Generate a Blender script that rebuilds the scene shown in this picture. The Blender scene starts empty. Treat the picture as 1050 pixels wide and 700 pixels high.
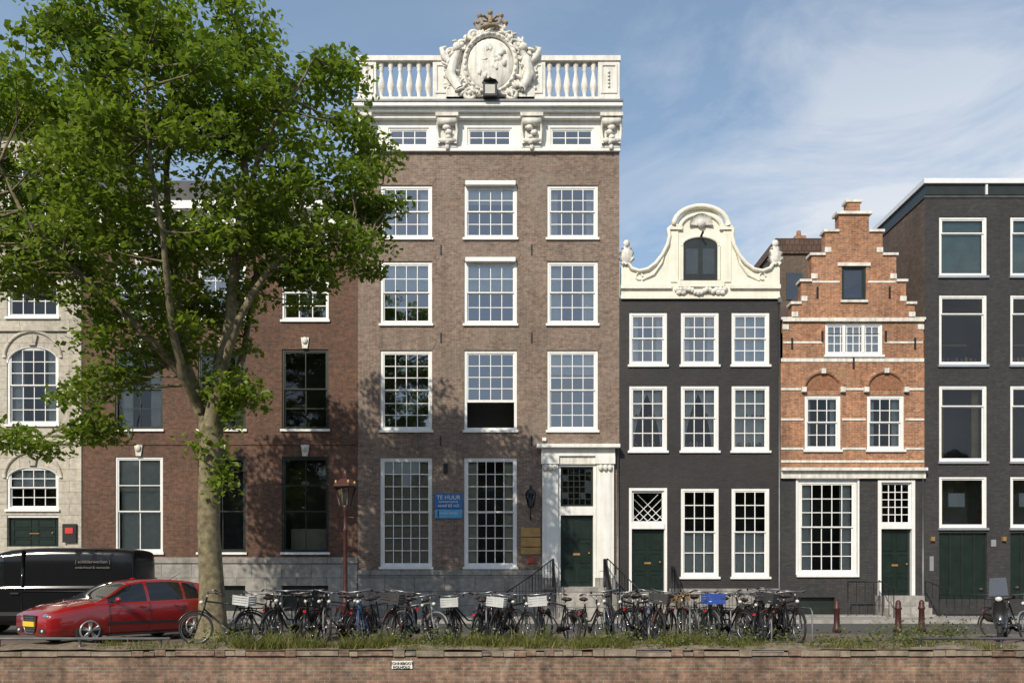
import bpy, math, random, bmesh
import numpy as np
from mathutils import Vector, Matrix, Euler
from mathutils import noise as mn
random.seed(7); rng=np.random.default_rng(7)
scene=bpy.context.scene
S=28.0                                  # survey scale of the facade drawings: units per metre
def fx(p): return (p-525)/S
def fz(p): return (634-p)/S

# ---------------------------------------------------------------- materials
def newmat(name):
    m=bpy.data.materials.new(name); m.use_nodes=True
    nt=m.node_tree; return m,nt,nt.nodes['Principled BSDF']
def N(nt,t,**k):
    n=nt.nodes.new(t)
    for a,b in k.items(): setattr(n,a,b)
    return n
def rgba(c): return (c[0],c[1],c[2],1)
def mapr(nt,sock,a,b,c,d):
    r=N(nt,'ShaderNodeMapRange'); nt.links.new(sock,r.inputs[0])
    for i,v in enumerate((a,b,c,d)): r.inputs[i+1].default_value=v
    return r.outputs[0]
def mulcol(nt,col,fac):
    v=N(nt,'ShaderNodeVectorMath',operation='SCALE'); nt.links.new(col,v.inputs[0]); nt.links.new(fac,v.inputs['Scale']); return v.outputs[0]
def plain(name,c,rough=.6,metal=0,var=.15,scale=3.0,bump=0.0,streak=0,coat=0):
    m,nt,b=newmat(name); b.inputs['Roughness'].default_value=rough; b.inputs['Metallic'].default_value=metal
    if coat: b.inputs['Coat Weight'].default_value=coat; b.inputs['Coat Roughness'].default_value=.06
    if var<=0: b.inputs['Base Color'].default_value=rgba(c); return m
    tc=N(nt,'ShaderNodeTexCoord'); n=N(nt,'ShaderNodeTexNoise'); n.inputs['Scale'].default_value=scale; n.inputs['Detail'].default_value=6
    nt.links.new(tc.outputs['Object'],n.inputs['Vector'])
    f=mapr(nt,n.outputs[0],.3,.7,1-var,1+var)
    col=N(nt,'ShaderNodeRGB'); col.outputs[0].default_value=rgba(c)
    out=mulcol(nt,col.outputs[0],f)
    if streak:
        mp=N(nt,'ShaderNodeMapping'); mp.inputs['Scale'].default_value=(5,5,.35); nt.links.new(tc.outputs['Object'],mp.inputs[0])
        n2=N(nt,'ShaderNodeTexNoise'); n2.inputs['Scale'].default_value=1.5; n2.inputs['Detail'].default_value=5; nt.links.new(mp.outputs[0],n2.inputs['Vector'])
        out=mulcol(nt,out,mapr(nt,n2.outputs[0],.45,.75,1,1-streak))
    nt.links.new(out,b.inputs['Base Color'])
    if bump:
        n3=N(nt,'ShaderNodeTexNoise'); n3.inputs['Scale'].default_value=scale*8; nt.links.new(tc.outputs['Object'],n3.inputs['Vector'])
        bp=N(nt,'ShaderNodeBump'); bp.inputs['Strength'].default_value=bump; bp.inputs['Distance'].default_value=.02
        nt.links.new(n3.outputs[0],bp.inputs['Height']); nt.links.new(bp.outputs[0],b.inputs['Normal'])
    return m
def brick(name,c1,c2,mort,rough=.85,bw=.22,rh=.066,ms=.009,var=.22,plane='xz',bump=.5,fine=.2,stain=.2,lime=0,patch=0):
    m,nt,b=newmat(name); b.inputs['Roughness'].default_value=rough
    tc=N(nt,'ShaderNodeTexCoord'); sp=N(nt,'ShaderNodeSeparateXYZ'); nt.links.new(tc.outputs['Object'],sp.inputs[0])
    cb=N(nt,'ShaderNodeCombineXYZ')
    if plane=='xz':
        ad=N(nt,'ShaderNodeMath',operation='ADD'); nt.links.new(sp.outputs[0],ad.inputs[0]); nt.links.new(sp.outputs[1],ad.inputs[1])
        nt.links.new(ad.outputs[0],cb.inputs[0]); nt.links.new(sp.outputs[2],cb.inputs[1])
    else:
        nt.links.new(sp.outputs[0],cb.inputs[0]); nt.links.new(sp.outputs[1],cb.inputs[1])
    br=N(nt,'ShaderNodeTexBrick'); nt.links.new(cb.outputs[0],br.inputs['Vector'])
    br.inputs['Scale'].default_value=1; br.inputs['Brick Width'].default_value=bw; br.inputs['Row Height'].default_value=rh
    br.inputs['Mortar Size'].default_value=ms; br.inputs['Color1'].default_value=rgba(c1); br.inputs['Color2'].default_value=rgba(c2); br.inputs['Mortar'].default_value=rgba(mort)
    n=N(nt,'ShaderNodeTexNoise'); n.inputs['Scale'].default_value=.45; n.inputs['Detail'].default_value=8; n.inputs['Roughness'].default_value=.65; nt.links.new(tc.outputs['Object'],n.inputs['Vector'])
    out=mulcol(nt,br.outputs[0],mapr(nt,n.outputs[0],.3,.7,1-var,1+var))
    n2=N(nt,'ShaderNodeTexNoise'); n2.inputs['Scale'].default_value=7; n2.inputs['Detail'].default_value=4; nt.links.new(tc.outputs['Object'],n2.inputs['Vector'])
    out=mulcol(nt,out,mapr(nt,n2.outputs[0],.3,.7,1-fine,1+fine))
    if stain:
        mp=N(nt,'ShaderNodeMapping'); mp.inputs['Scale'].default_value=(2.2,2.2,.25) ; nt.links.new(tc.outputs['Object'],mp.inputs[0])
        n4=N(nt,'ShaderNodeTexNoise'); n4.inputs['Scale'].default_value=1; n4.inputs['Detail'].default_value=5; nt.links.new(mp.outputs[0],n4.inputs['Vector'])
        out=mulcol(nt,out,mapr(nt,n4.outputs[0],.5,.75,1,1-stain))
    if patch:      # greyer repointed areas
        n6=N(nt,'ShaderNodeTexNoise'); n6.inputs['Scale'].default_value=.8; n6.inputs['Detail'].default_value=7; n6.inputs['Roughness'].default_value=.7; nt.links.new(tc.outputs['Object'],n6.inputs['Vector'])
        mx=N(nt,'ShaderNodeMix',data_type='RGBA'); nt.links.new(mapr(nt,n6.outputs[0],.45,.65,0,patch),mx.inputs[0]); nt.links.new(out,mx.inputs[6]); mx.inputs[7].default_value=rgba(mort); out=mx.outputs[2]
    if lime:
        n5=N(nt,'ShaderNodeTexNoise'); n5.inputs['Scale'].default_value=2.3; n5.inputs['Detail'].default_value=9; n5.inputs['Roughness'].default_value=.75; nt.links.new(tc.outputs['Object'],n5.inputs['Vector'])
        mx=N(nt,'ShaderNodeMix',data_type='RGBA'); nt.links.new(mapr(nt,n5.outputs[0],.55,.72,0,lime),mx.inputs[0]); nt.links.new(out,mx.inputs[6]); mx.inputs[7].default_value=(.42,.38,.32,1); out=mx.outputs[2]
    nt.links.new(out,b.inputs['Base Color'])
    bp=N(nt,'ShaderNodeBump',invert=True); bp.inputs['Strength'].default_value=bump; bp.inputs['Distance'].default_value=.008
    nt.links.new(br.outputs['Fac'],bp.inputs['Height']); nt.links.new(bp.outputs[0],b.inputs['Normal'])
    return m
def glassmat(name,fac=.3,tint=(.9,.95,.95),wob=.12):
    m,nt,b=newmat(name); nt.nodes.remove(b); out=nt.nodes['Material Output']
    g=N(nt,'ShaderNodeBsdfGlossy'); g.inputs['Roughness'].default_value=.03; g.inputs['Color'].default_value=(.95,.97,1,1)
    t=N(nt,'ShaderNodeBsdfTransparent'); t.inputs[0].default_value=rgba(tint)
    lw=N(nt,'ShaderNodeLayerWeight'); lw.inputs[0].default_value=.35
    ad=N(nt,'ShaderNodeMath',operation='ADD',use_clamp=True); nt.links.new(lw.outputs['Fresnel'],ad.inputs[0]); ad.inputs[1].default_value=fac
    tc=N(nt,'ShaderNodeTexCoord'); n=N(nt,'ShaderNodeTexNoise'); n.inputs['Scale'].default_value=1.6; nt.links.new(tc.outputs['Object'],n.inputs['Vector'])
    bp=N(nt,'ShaderNodeBump'); bp.inputs['Strength'].default_value=wob; bp.inputs['Distance'].default_value=.02
    nt.links.new(n.outputs[0],bp.inputs['Height']); nt.links.new(bp.outputs[0],g.inputs['Normal'])
    mx=N(nt,'ShaderNodeMixShader'); nt.links.new(ad.outputs[0],mx.inputs[0]); nt.links.new(t.outputs[0],mx.inputs[1]); nt.links.new(g.outputs[0],mx.inputs[2])
    nt.links.new(mx.outputs[0],out.inputs[0]); return m
def leafmat(name,c,tc_,rough=.5,mixf=.35):
    m,nt,b=newmat(name); out=nt.nodes['Material Output']
    at=N(nt,'ShaderNodeAttribute',attribute_name='rnd'); 
    cr=N(nt,'ShaderNodeValToRGB'); e=cr.color_ramp.elements
    e[0].color=rgba([x*.55 for x in c]); e[1].color=rgba([c[0]*1.5,c[1]*1.3,c[2]*1.1]); nt.links.new(at.outputs['Fac'],cr.inputs[0])
    nt.links.new(cr.outputs[0],b.inputs['Base Color']); b.inputs['Roughness'].default_value=rough
    b.inputs['Specular IOR Level'].default_value=.3
    tr=N(nt,'ShaderNodeBsdfTranslucent'); tr.inputs[0].default_value=rgba(tc_)
    mx=N(nt,'ShaderNodeMixShader'); mx.inputs[0].default_value=mixf
    nt.links.new(b.outputs[0],mx.inputs[1]); nt.links.new(tr.outputs[0],mx.inputs[2]); nt.links.new(mx.outputs[0],out.inputs[0]); return m

WHITE=plain('white_paint',(.78,.77,.72),.45,var=.06,streak=.18)
WHITEF=plain('white_window_paint',(.8,.79,.76),.4,var=.04,streak=.1)
CREAM=plain('cream_paint',(.78,.74,.62),.5,var=.07,streak=.12)
STONEW=plain('white_carved_stone',(.72,.69,.62),.75,var=.14,scale=5,bump=.5,streak=.35)
LIME=brick('limestone_ashlar',(.50,.45,.37),(.44,.40,.33),(.30,.27,.22),bw=.9,rh=.42,ms=.012,var=.12,bump=.3,stain=.25)
PLINTH=brick('grey_plinth_stone',(.30,.28,.255),(.25,.235,.21),(.13,.12,.11),bw=1.1,rh=.5,ms=.012,var=.25,bump=.3,stain=.35)
BRB=brick('dark_brown_brick',(.150,.064,.034),(.085,.042,.027),(.11,.08,.06),fine=.3)
BRC=brick('brown_brick',(.255,.165,.118),(.145,.094,.070),(.235,.20,.165),var=.2,stain=.3,fine=.3,patch=.4)
BRD=brick('black_painted_brick',(.036,.031,.030),(.027,.024,.024),(.02,.018,.018),rough=.6,bump=.8,stain=0,fine=.15,var=.3)
BRE=brick('red_brick',(.43,.165,.07),(.25,.09,.042),(.34,.26,.18),var=.25,stain=.4,fine=.35,patch=.25)
BRF=brick('charcoal_brick',(.050,.046,.045),(.035,.033,.034),(.027,.026,.026),rough=.75,bump=.7,var=.25)
BRG=brick('side_brown_brick',(.15,.10,.07),(.105,.07,.05),(.10,.085,.07))
QUAY=brick('quay_brick',(.25,.14,.09),(.155,.092,.062),(.22,.19,.15),var=.45,fine=.4,bump=1,stain=.5,lime=.55)
PAVE=brick('clinker_paving',(.17,.12,.095),(.125,.095,.08),(.08,.07,.06),bw=.21,rh=.1,plane='xy',var=.2,stain=0)
SLAB=brick('sidewalk_slabs',(.30,.28,.255),(.25,.24,.22),(.13,.12,.11),bw=.3,rh=.3,plane='xy',var=.2,stain=0)
KERB=plain('kerb_stone',(.30,.28,.26),.8,var=.25,bump=.3)
COPE=plain('weathered_coping',(.24,.195,.145),.9,var=.45,scale=3.5,bump=.8)
SOIL=plain('soil',(.20,.155,.105),.95,var=.4,scale=6,bump=1)
TILE=brick('roof_tiles',(.12,.065,.045),(.09,.05,.035),(.04,.03,.025),bw=.25,rh=.3,ms=.02)
SLATE=plain('dark_roofing',(.06,.06,.065),.7,var=.25)
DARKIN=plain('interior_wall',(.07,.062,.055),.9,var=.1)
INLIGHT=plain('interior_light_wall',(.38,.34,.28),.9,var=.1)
CURT=plain('white_curtain',(.72,.70,.64),.9,var=.08,scale=6)
BEIGE=plain('beige_blind',(.46,.40,.31),.8,var=.1,scale=4)
GLASS=glassmat('window_glass',.20)
GLASSM=glassmat('window_glass_lower',.012,wob=.08)
GLASSD=glassmat('dark_window_glass',.10,(.4,.42,.42))
BLACKP=plain('black_green_door_paint',(.012,.022,.018),.3,var=.2,coat=.4)
DKFR=plain('dark_window_paint',(.02,.026,.022),.35,var=.2)
IRON=plain('black_iron',(.018,.018,.02),.5,metal=.3,var=.2)
ALU=plain('aluminium_frame',(.55,.56,.57),.35,metal=.7,var=.05)
BLUE=plain('blue_sign_board',(.02,.16,.42),.4,var=.05)
WSIGN=plain('white_sign_ink',(.8,.8,.8),.5,var=0)
BRASS=plain('brass_plaque',(.45,.27,.10),.4,metal=.5,var=.2)
OXRED=plain('oxblood_paint',(.052,.014,.012),.5,var=.35,scale=8)
MILK=plain('milk_glass',(.50,.48,.42),.2,var=.1)
GREYM=plain('grey_metal',(.16,.16,.165),.5,metal=.5,var=.2)
BARK=plain('bark',(.185,.155,.09),.95,var=.5,scale=7,bump=1)
def emptyroot(name,loc):
    e=bpy.data.objects.new(name,None); e.empty_display_size=.5; e.location=loc; scene.collection.objects.link(e); return e

# ---------------------------------------------------------------- mesh builder
class M:
    def __init__(s): s.v=[];s.f=[];s.mi=[];s.sm=[];s.mats=[]
    def add(s,vs,fs,mat,smooth=False):
        o=len(s.v); s.v.extend([tuple(v) for v in vs])
        if mat not in s.mats: s.mats.append(mat)
        k=s.mats.index(mat)
        for f in fs: s.f.append(tuple(i+o for i in f)); s.mi.append(k); s.sm.append(smooth)
    def quad(s,mat,a,b,c,d): s.add([a,b,c,d],[(0,1,2,3)],mat)
    def box(s,mat,x0,x1,y0,y1,z0,z1):
        if x0>x1:x0,x1=x1,x0
        if y0>y1:y0,y1=y1,y0
        if z0>z1:z0,z1=z1,z0
        v=[(x0,y0,z0),(x1,y0,z0),(x1,y1,z0),(x0,y1,z0),(x0,y0,z1),(x1,y0,z1),(x1,y1,z1),(x0,y1,z1)]
        s.add(v,[(0,1,5,4),(1,2,6,5),(2,3,7,6),(3,0,4,7),(4,5,6,7),(3,2,1,0)],mat)
    def prism(s,mat,poly,y0,y1):
        a=sum(poly[i][0]*poly[(i+1)%len(poly)][1]-poly[(i+1)%len(poly)][0]*poly[i][1] for i in range(len(poly)))
        if a<0: poly=poly[::-1]
        n=len(poly); v=[(x,y0,z) for x,z in poly]+[(x,y1,z) for x,z in poly]
        fs=[tuple(range(n)),tuple(range(2*n-1,n-1,-1))]
        for i in range(n):
            j=(i+1)%n; fs.append((j,i,i+n,j+n))
        s.add(v,fs,mat)
    def tube(s,mat,pts,rad,n=8,smooth=True,cap=True):
        pts=[Vector(p) for p in pts]
        if not isinstance(rad,(list,tuple)): rad=[rad]*len(pts)
        vs=[];fs=[]; up=None
        for i,p in enumerate(pts):
            if i==0: t=pts[1]-p
            elif i==len(pts)-1: t=p-pts[-2]
            else: t=pts[i+1]-pts[i-1]
            t.normalize()
            if up is None:
                up=Vector((0,0,1)) if abs(t.z)<.9 else Vector((1,0,0))
            a=t.cross(up); 
            if a.length<1e-4: a=t.cross(Vector((0,1,0)))
            a.normalize(); b=a.cross(t); b.normalize(); up=b
            for k in range(n):
                w=2*math.pi*k/n; vs.append(p+(a*math.cos(w)+b*math.sin(w))*rad[i])
        for i in range(len(pts)-1):
            for k in range(n):
                k2=(k+1)%n; fs.append((i*n+k,i*n+k2,(i+1)*n+k2,(i+1)*n+k))
        if cap: fs.append(tuple(range(n))); fs.append(tuple(range(len(pts)*n-1,(len(pts)-1)*n-1,-1)))
        s.add(vs,fs,mat,smooth)
    def lathe(s,mat,c,prof,n=12,axis='z',smooth=True,sx=1,sy=1):
        vs=[];fs=[]
        for r,h in prof:
            for k in range(n):
                w=2*math.pi*k/n; a,b=r*math.cos(w)*sx,r*math.sin(w)*sy
                if axis=='z': vs.append((c[0]+a,c[1]+b,c[2]+h))
                elif axis=='y': vs.append((c[0]+a,c[1]+h,c[2]+b))
                else: vs.append((c[0]+h,c[1]+a,c[2]+b))
        for i in range(len(prof)-1):
            for k in range(n):
                k2=(k+1)%n; fs.append((i*n+k,i*n+k2,(i+1)*n+k2,(i+1)*n+k))
        fs.append(tuple(range(n-1,-1,-1))); fs.append(tuple(range((len(prof)-1)*n,len(prof)*n)))
        s.add(vs,fs,mat,smooth)
    def blob(s,mat,c,r,n=8,m=6,rot=None,jit=0):
        vs=[];fs=[]
        R=Euler(rot).to_matrix() if rot else None
        for i in range(m+1):
            t=math.pi*i/m
            for k in range(n):
                w=2*math.pi*k/n
                q=Vector((r[0]*math.sin(t)*math.cos(w),r[1]*math.sin(t)*math.sin(w),r[2]*math.cos(t)))*(1+random.uniform(-jit,jit))
                if R: q=R@q
                vs.append(Vector(c)+q)
        for i in range(m):
            for k in range(n):
                k2=(k+1)%n; fs.append((i*n+k,(i+1)*n+k,(i+1)*n+k2,i*n+k2))
        s.add(vs,fs,mat,True)
    def ring(s,mat,c,R,r,n=24,m=6,axis='y',a0=0,a1=2*math.pi,sx=1,sz=1):
        pts=[]; full=abs(a1-a0-2*math.pi)<1e-5
        for i in range(n+1):
            w=a0+(a1-a0)*i/n; u,v=R*math.cos(w)*sx,R*math.sin(w)*sz
            pts.append((c[0]+u,c[1],c[2]+v) if axis=='y' else ((c[0]+u,c[1]+v,c[2]) if axis=='z' else (c[0],c[1]+u,c[2]+v)))
        s.tube(mat,pts,r,m,cap=not full)
    def shift(s,dy,zref=0,zs=1,dz=0): s.v=[(x,y+dy,zref+(z-zref)*zs+dz) for x,y,z in s.v]
    def mesh(s,name,off=(0,0,0)):
        me=bpy.data.meshes.new(name)
        me.from_pydata([(x-off[0],y-off[1],z-off[2]) for x,y,z in s.v],[],s.f)
        for m in s.mats: me.materials.append(m)
        me.polygons.foreach_set('material_index',s.mi); me.polygons.foreach_set('use_smooth',s.sm); me.update(); return me
    def obj(s,name,loc=(0,0,0),parent=None,rot=None,sub=None):
        off=sub if sub else (0,0,0)
        o=bpy.data.objects.new(name,s.mesh(name,off)); o.location=loc
        if rot: o.rotation_euler=rot
        scene.collection.objects.link(o)
        if parent: o.parent=parent
        return o
class Thing:
    def __init__(s,name,loc): s.name=name; s.loc=loc; s.parts={}
    def __getitem__(s,k):
        if k not in s.parts: s.parts[k]=M()
        return s.parts[k]
    def done(s,rot=None):
        e=emptyroot(s.name,s.loc)
        for k,m in s.parts.items():
            m.obj(k,parent=e,sub=s.loc)
        if rot: e.rotation_euler=rot
        return e

def wall(m,mat,x0,x1,z0,z1,holes,y=0.,depth=.17,rmat=None):
    xs=sorted({x0,x1}|{a for h in holes for a in (h[0],h[1]) if x0<a<x1}); zs=sorted({z0,z1}|{a for h in holes for a in (h[2],h[3]) if z0<a<z1})
    for i in range(len(xs)-1):
        for j in range(len(zs)-1):
            cx,cz=(xs[i]+xs[i+1])/2,(zs[j]+zs[j+1])/2
            if any(h[0]<cx<h[1] and h[2]<cz<h[3] for h in holes): continue
            m.quad(mat,(xs[i],y,zs[j]),(xs[i+1],y,zs[j]),(xs[i+1],y,zs[j+1]),(xs[i],y,zs[j+1]))
    for h in holes:
        a,b,c,d=h[:4]
        c2,d2=max(c,z0),min(d,z1)
        if d2<=c2: continue
        r=rmat or mat; e=y+depth
        m.quad(r,(a,y,c2),(a,y,d2),(a,e,d2),(a,e,c2)); m.quad(r,(b,y,c2),(b,e,c2),(b,e,d2),(b,y,d2))
        if d<=z1: m.quad(r,(a,y,d),(b,y,d),(b,e,d),(a,e,d))
        if c>=z0: m.quad(r,(a,y,c),(a,e,c),(b,e,c),(b,y,c))
def folds(m,mat,x0,x1,z0,z1,y,amp=.03,step=.06):
    n=max(2,int((x1-x0)/step)); vs=[];fs=[]
    for i in range(n+1):
        x=x0+(x1-x0)*i/n; yy=y+amp*(1 if i%2 else -1)*random.uniform(.4,1)
        vs+= [(x,yy,z0),(x,yy*1.0,z1)]
    for i in range(n): fs.append((2*i,2*i+2,2*i+3,2*i+1))
    m.add(vs,fs,mat,True)
def window(b,x0,x1,z0,z1,cols=4,rows=4,fm=None,fw=.085,y=0,cur='auto',sill=True,split=.5,mun=.028,glass=None,openlow=0,room=None,siln=None,casing=0,cmat=None):
    fm=fm or WHITEF; glass=glass or GLASS; F=b['window_frames']; yf=y+.035; CU=cmat or CURT
    if casing:
        c=casing; F.box(fm,x0-c,x0,y-.02,y+.03,z0-.0,z1+c); F.box(fm,x1,x1+c,y-.02,y+.03,z0,z1+c); F.box(fm,x0,x1,y-.022,y+.028,z1,z1+c)
    F.box(fm,x0,x0+fw,yf,y+.16,z0,z1); F.box(fm,x1-fw,x1,yf,y+.16,z0,z1)
    F.box(fm,x0+fw,x1-fw,yf+.003,y+.157,z1-fw,z1); F.box(fm,x0+fw,x1-fw,yf+.003,y+.157,z0,z0+fw)
    if sill: F.box(siln or fm,x0-.05,x1+.05,y-.07,y+.03,z0-.08,z0+.004)
    ix0,ix1,iz0,iz1=x0+fw,x1-fw,z0+fw,z1-fw
    zm=iz0+(iz1-iz0)*split
    r_low=max(1,round(rows*split)) if split>0 else 0; r_up=rows-r_low
    def sash(a,c,nr,ys):
        if nr<=0: return
        st=.045
        F.box(fm,ix0,ix0+st,ys,ys+.035,a,c);F.box(fm,ix1-st,ix1,ys,ys+.035,a,c)
        F.box(fm,ix0+st,ix1-st,ys+.002,ys+.033,a,a+st);F.box(fm,ix0+st,ix1-st,ys+.002,ys+.033,c-st,c)
        jx0,jx1,jz0,jz1=ix0+st,ix1-st,a+st,c-st
        for i in range(1,cols):
            x=jx0+(jx1-jx0)*i/cols; F.box(fm,x-mun/2,x+mun/2,ys+.005,ys+.03,jz0,jz1)
        for j in range(1,nr):
            z=jz0+(jz1-jz0)*j/nr; F.box(fm,jx0,jx1,ys+.008,ys+.027,z-mun/2,z+mun/2)
        gy=ys+.02; G=b['window_glass']
        for i in range(cols):
            for j in range(nr):
                xa=ix0 if i==0 else jx0+(jx1-jx0)*i/cols; xb=ix1 if i==cols-1 else jx0+(jx1-jx0)*(i+1)/cols
                za=a if j==0 else jz0+(jz1-jz0)*j/nr; zb=c if j==nr-1 else jz0+(jz1-jz0)*(j+1)/nr
                t1,t2=random.gauss(0,.0018),random.gauss(0,.0022); 
                G.quad(glass,(xa,gy-t1-t2,za),(xb,gy+t1-t2,za),(xb,gy+t1+t2,zb),(xa,gy-t1+t2,zb))
    if openlow:
        zo=iz0+(iz1-iz0)*openlow; sash(zo,iz1,rows-1,yf+.03)
    elif split>0:
        sash(zm,iz1,r_up,yf+.02); sash(iz0,zm+.02,r_low,yf+.062)
    else: sash(iz0,iz1,rows,yf+.03)
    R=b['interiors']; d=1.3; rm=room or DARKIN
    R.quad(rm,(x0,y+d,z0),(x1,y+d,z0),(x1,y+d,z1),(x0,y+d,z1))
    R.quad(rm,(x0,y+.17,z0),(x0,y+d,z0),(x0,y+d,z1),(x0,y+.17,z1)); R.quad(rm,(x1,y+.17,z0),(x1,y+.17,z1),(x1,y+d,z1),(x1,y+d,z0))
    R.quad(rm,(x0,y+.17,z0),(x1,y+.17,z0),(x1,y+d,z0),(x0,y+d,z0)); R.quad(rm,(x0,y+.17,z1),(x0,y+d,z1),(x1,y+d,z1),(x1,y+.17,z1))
    if cur=='auto': cur=random.choice(['side','blind','none','side','blind'])
    C=b['curtains']; w=ix1-ix0;h=iz1-iz0
    if cur=='side':
        k=random.uniform(.18,.3); folds(C,CU,ix0,ix0+w*k,iz0,iz1,y+.26); folds(C,CU,ix1-w*k,ix1,iz0,iz1,y+.26)
    elif cur=='full': folds(C,CU,ix0,ix1,iz0,iz1,y+.26,.02)
    elif cur=='blind':
        k=random.uniform(.2,.5); C.quad(CU,(ix0,y+.22,iz1-h*k),(ix1,y+.22,iz1-h*k),(ix1,y+.22,iz1),(ix0,y+.22,iz1))
    elif cur=='lower': folds(C,CU,ix0,ix1,iz0,iz0+h*.5,y+.26,.02)
    elif cur=='swag':
        k=.5*w
        for s_,xe in ((1,ix0),(-1,ix1)):
            n=10
            for i in range(n):
                t0,t1=i/n,(i+1)/n; f0,f1=[(.95*(1-t)**1.8+.16) for t in (t0,t1)]
                z_0,z_1=iz1-h*t0,iz1-h*t1
                C.quad(CU,(xe,y+.25,z_1),(xe+s_*k*f1,y+.27,z_1),(xe+s_*k*f0,y+.27,z_0),(xe,y+.25,z_0))
    elif cur=='beige':
        n=int(h/.07)
        for i in range(n):
            z=iz0+i*h/n; C.quad(BEIGE,(ix0,y+.18,z),(ix1,y+.18,z),(ix1,y+.215,z+h/n*.98),(ix0,y+.215,z+h/n*.98))
def body(b,x0,x1,zt,depth,mat,roof=SLATE,zb=0):
    W=b['walls']; x0+=.008;x1-=.008
    W.quad(mat,(x0,depth,zb),(x0,0,zb),(x0,0,zt),(x0,depth,zt)); W.quad(mat,(x1,0,zb),(x1,depth,zb),(x1,depth,zt),(x1,0,zt))
    W.quad(mat,(x1,depth,zb),(x0,depth,zb),(x0,depth,zt),(x1,depth,zt))
    b['roof'].quad(roof,(x0,.05,zt),(x1,.05,zt),(x1,depth,zt),(x0,depth,zt))
def hole(w): return (fx(w[0]),fx(w[2]),fz(w[3]),fz(w[1]))
def railing(b,pts,h=.95,r=.016,part='railing',every=.13):
    m=b[part]
    m.tube(IRON,[(p[0],p[1],p[2]+h) for p in pts],.022,6)
    for i in range(len(pts)-1):
        a,c=Vector(pts[i]),Vector(pts[i+1]); n=max(1,int((c-a).length/every))
        for k in range(n+1):
            p=a+(c-a)*k/n; m.tube(IRON,[p,p+Vector((0,0,h))],r if k%n==0 else .009,5)
def steps(b,x0,x1,ztop,y0=-.02,n=None,run=.27,mat=None,plat=1.0):
    n=n or max(2,round(ztop/.17)); m=b['stoop']; r=ztop/n; mat=mat or PLINTH
    m.box(mat,x0,x1,y0-plat,y0,0,ztop-.003)
    for i in range(1,n): m.box(mat,x0+.002*i,x1-.002*i,y0-plat-run*i,y0-plat-run*(i-1),0,ztop-r*i)
def door(b,x0,x1,z0,z1,mat=BLACKP,y=.13,double=False):
    m=b['door']; m.box(mat,x0,x1,y,y+.06,z0,z1)
    w=x1-x0;h=z1-z0; nx=2
    for i in range(nx):
        for (a,c) in ((.06,.28),(.33,.62),(.67,.95)):
            xa=x0+w*(i/nx)+w*.07/1; xb=x0+w*((i+1)/nx)-w*.07
            za,zb=z0+h*a,z0+h*c
            m.box(mat,xa,xb,y-.02,y-.001,za,za+.03);m.box(mat,xa,xb,y-.02,y-.001,zb-.03,zb)
            m.box(mat,xa,xa+.03,y-.021,y-.001,za+.03,zb-.03);m.box(mat,xb-.03,xb,y-.021,y-.001,za+.03,zb-.03)
    m.blob(BRASS,(x0+w*.88,y-.05,z0+h*.47),(.035,.035,.035))
    m.box(BRASS,x0+w*.4,x0+w*.6,y-.025,y-.002,z0+h*.44,z0+h*.47)

# ================================================================ A limestone house
b=Thing('limestone_house',(fx(20),0,0)); xa,xb=fx(-130),fx(85)
zt=fz(120); wins=[]
for px in (-103,7):
    for (t,bm) in ((478,522),(355,435),(262,325),(165,228)):
        wins.append((px,t,px+53,bm))
doorsA=[(-103,528,-50,588),(7,528,60,560)]
wins_h=[hole(w) for w in wins]; dh=[hole(w) for w in doorsA]
wall(b['walls'],LIME,xa,xb,0,zt,wins_h+dh)
body(b,xa,xb,zt,11,LIME)
def arch_fill(b,mat,x0,x1,z0,z1,rise,y=0,d=.15,n=10):
    cx=(x0+x1)/2;hw=(x1-x0)/2
    for s in (-1,1):
        poly=[(cx+s*hw,z1-rise)]+[(cx+s*hw*math.cos(t*math.pi/2/n),z1-rise+rise*math.sin(t*math.pi/2/n)) for t in range(1,n+1)]+[(cx+s*hw,z1)]
        b['walls'].prism(mat,poly,y+.001,y+d)
    pts=[(cx+hw*1.0*math.cos(t),y+.05,z1-rise+rise*math.sin(t)) for t in [math.pi*i/20 for i in range(21)]]
    b['window_frames'].tube(WHITEF,pts,.05,6)
for i,w in enumerate(wins_h):
    window(b,*w,cols=4,rows=4 if i%4!=1 else 6,fw=.09,cur='side' if i%2 else 'blind',split=.5,glass=GLASSM)
    if i%4<2: arch_fill(b,LIME,*w,rise=.6 if i%4 else .45)
    x0,x1,z0,z1=w; cx=(x0+x1)/2
    b['stone_trim'].prism(LIME,[(cx-.12,z1+.03),(cx+.12,z1+.03),(cx+.2,z1+.4),(cx-.2,z1+.4)],-.07,.0)
    if i%4<2:
        b['stone_trim'].ring(LIME,(cx,-.0,z1-.42),(x1-x0)/2+.09,.07,16,6,sz=.93,a0=0,a1=math.pi)
for d in dh:
    b['window_frames'].box(WHITEF,d[0],d[1],.03,.16,d[3]-.08,d[3]); door(b,d[0]+.05,d[1]-.05,d[2],d[3]-.08)
for z in (fz(455),fz(340)): b['stone_trim'].box(LIME,xa+.02,xb-.02,-.08,.01,z,z+.18)
b['stone_trim'].box(LIME,xa+.02,xb-.02,-.12,.01,0,.8)
b['stone_trim'].box(LIME,xa-.05,xb-.02,-.45,.01,zt-.5,zt)
b['stone_trim'].box(LIME,xb-.55,xb-.03,-.06,.01,.802,zt-.502)
b['sign_plate'].box(IRON,fx(66),fx(80),-.14,-.07,fz(556),fz(537)); b['sign_plate'].box(plain('red_sign',(.5,.03,.02)),fx(69),fx(77),-.16,-.141,fz(547),fz(541))
b.done()

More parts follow.
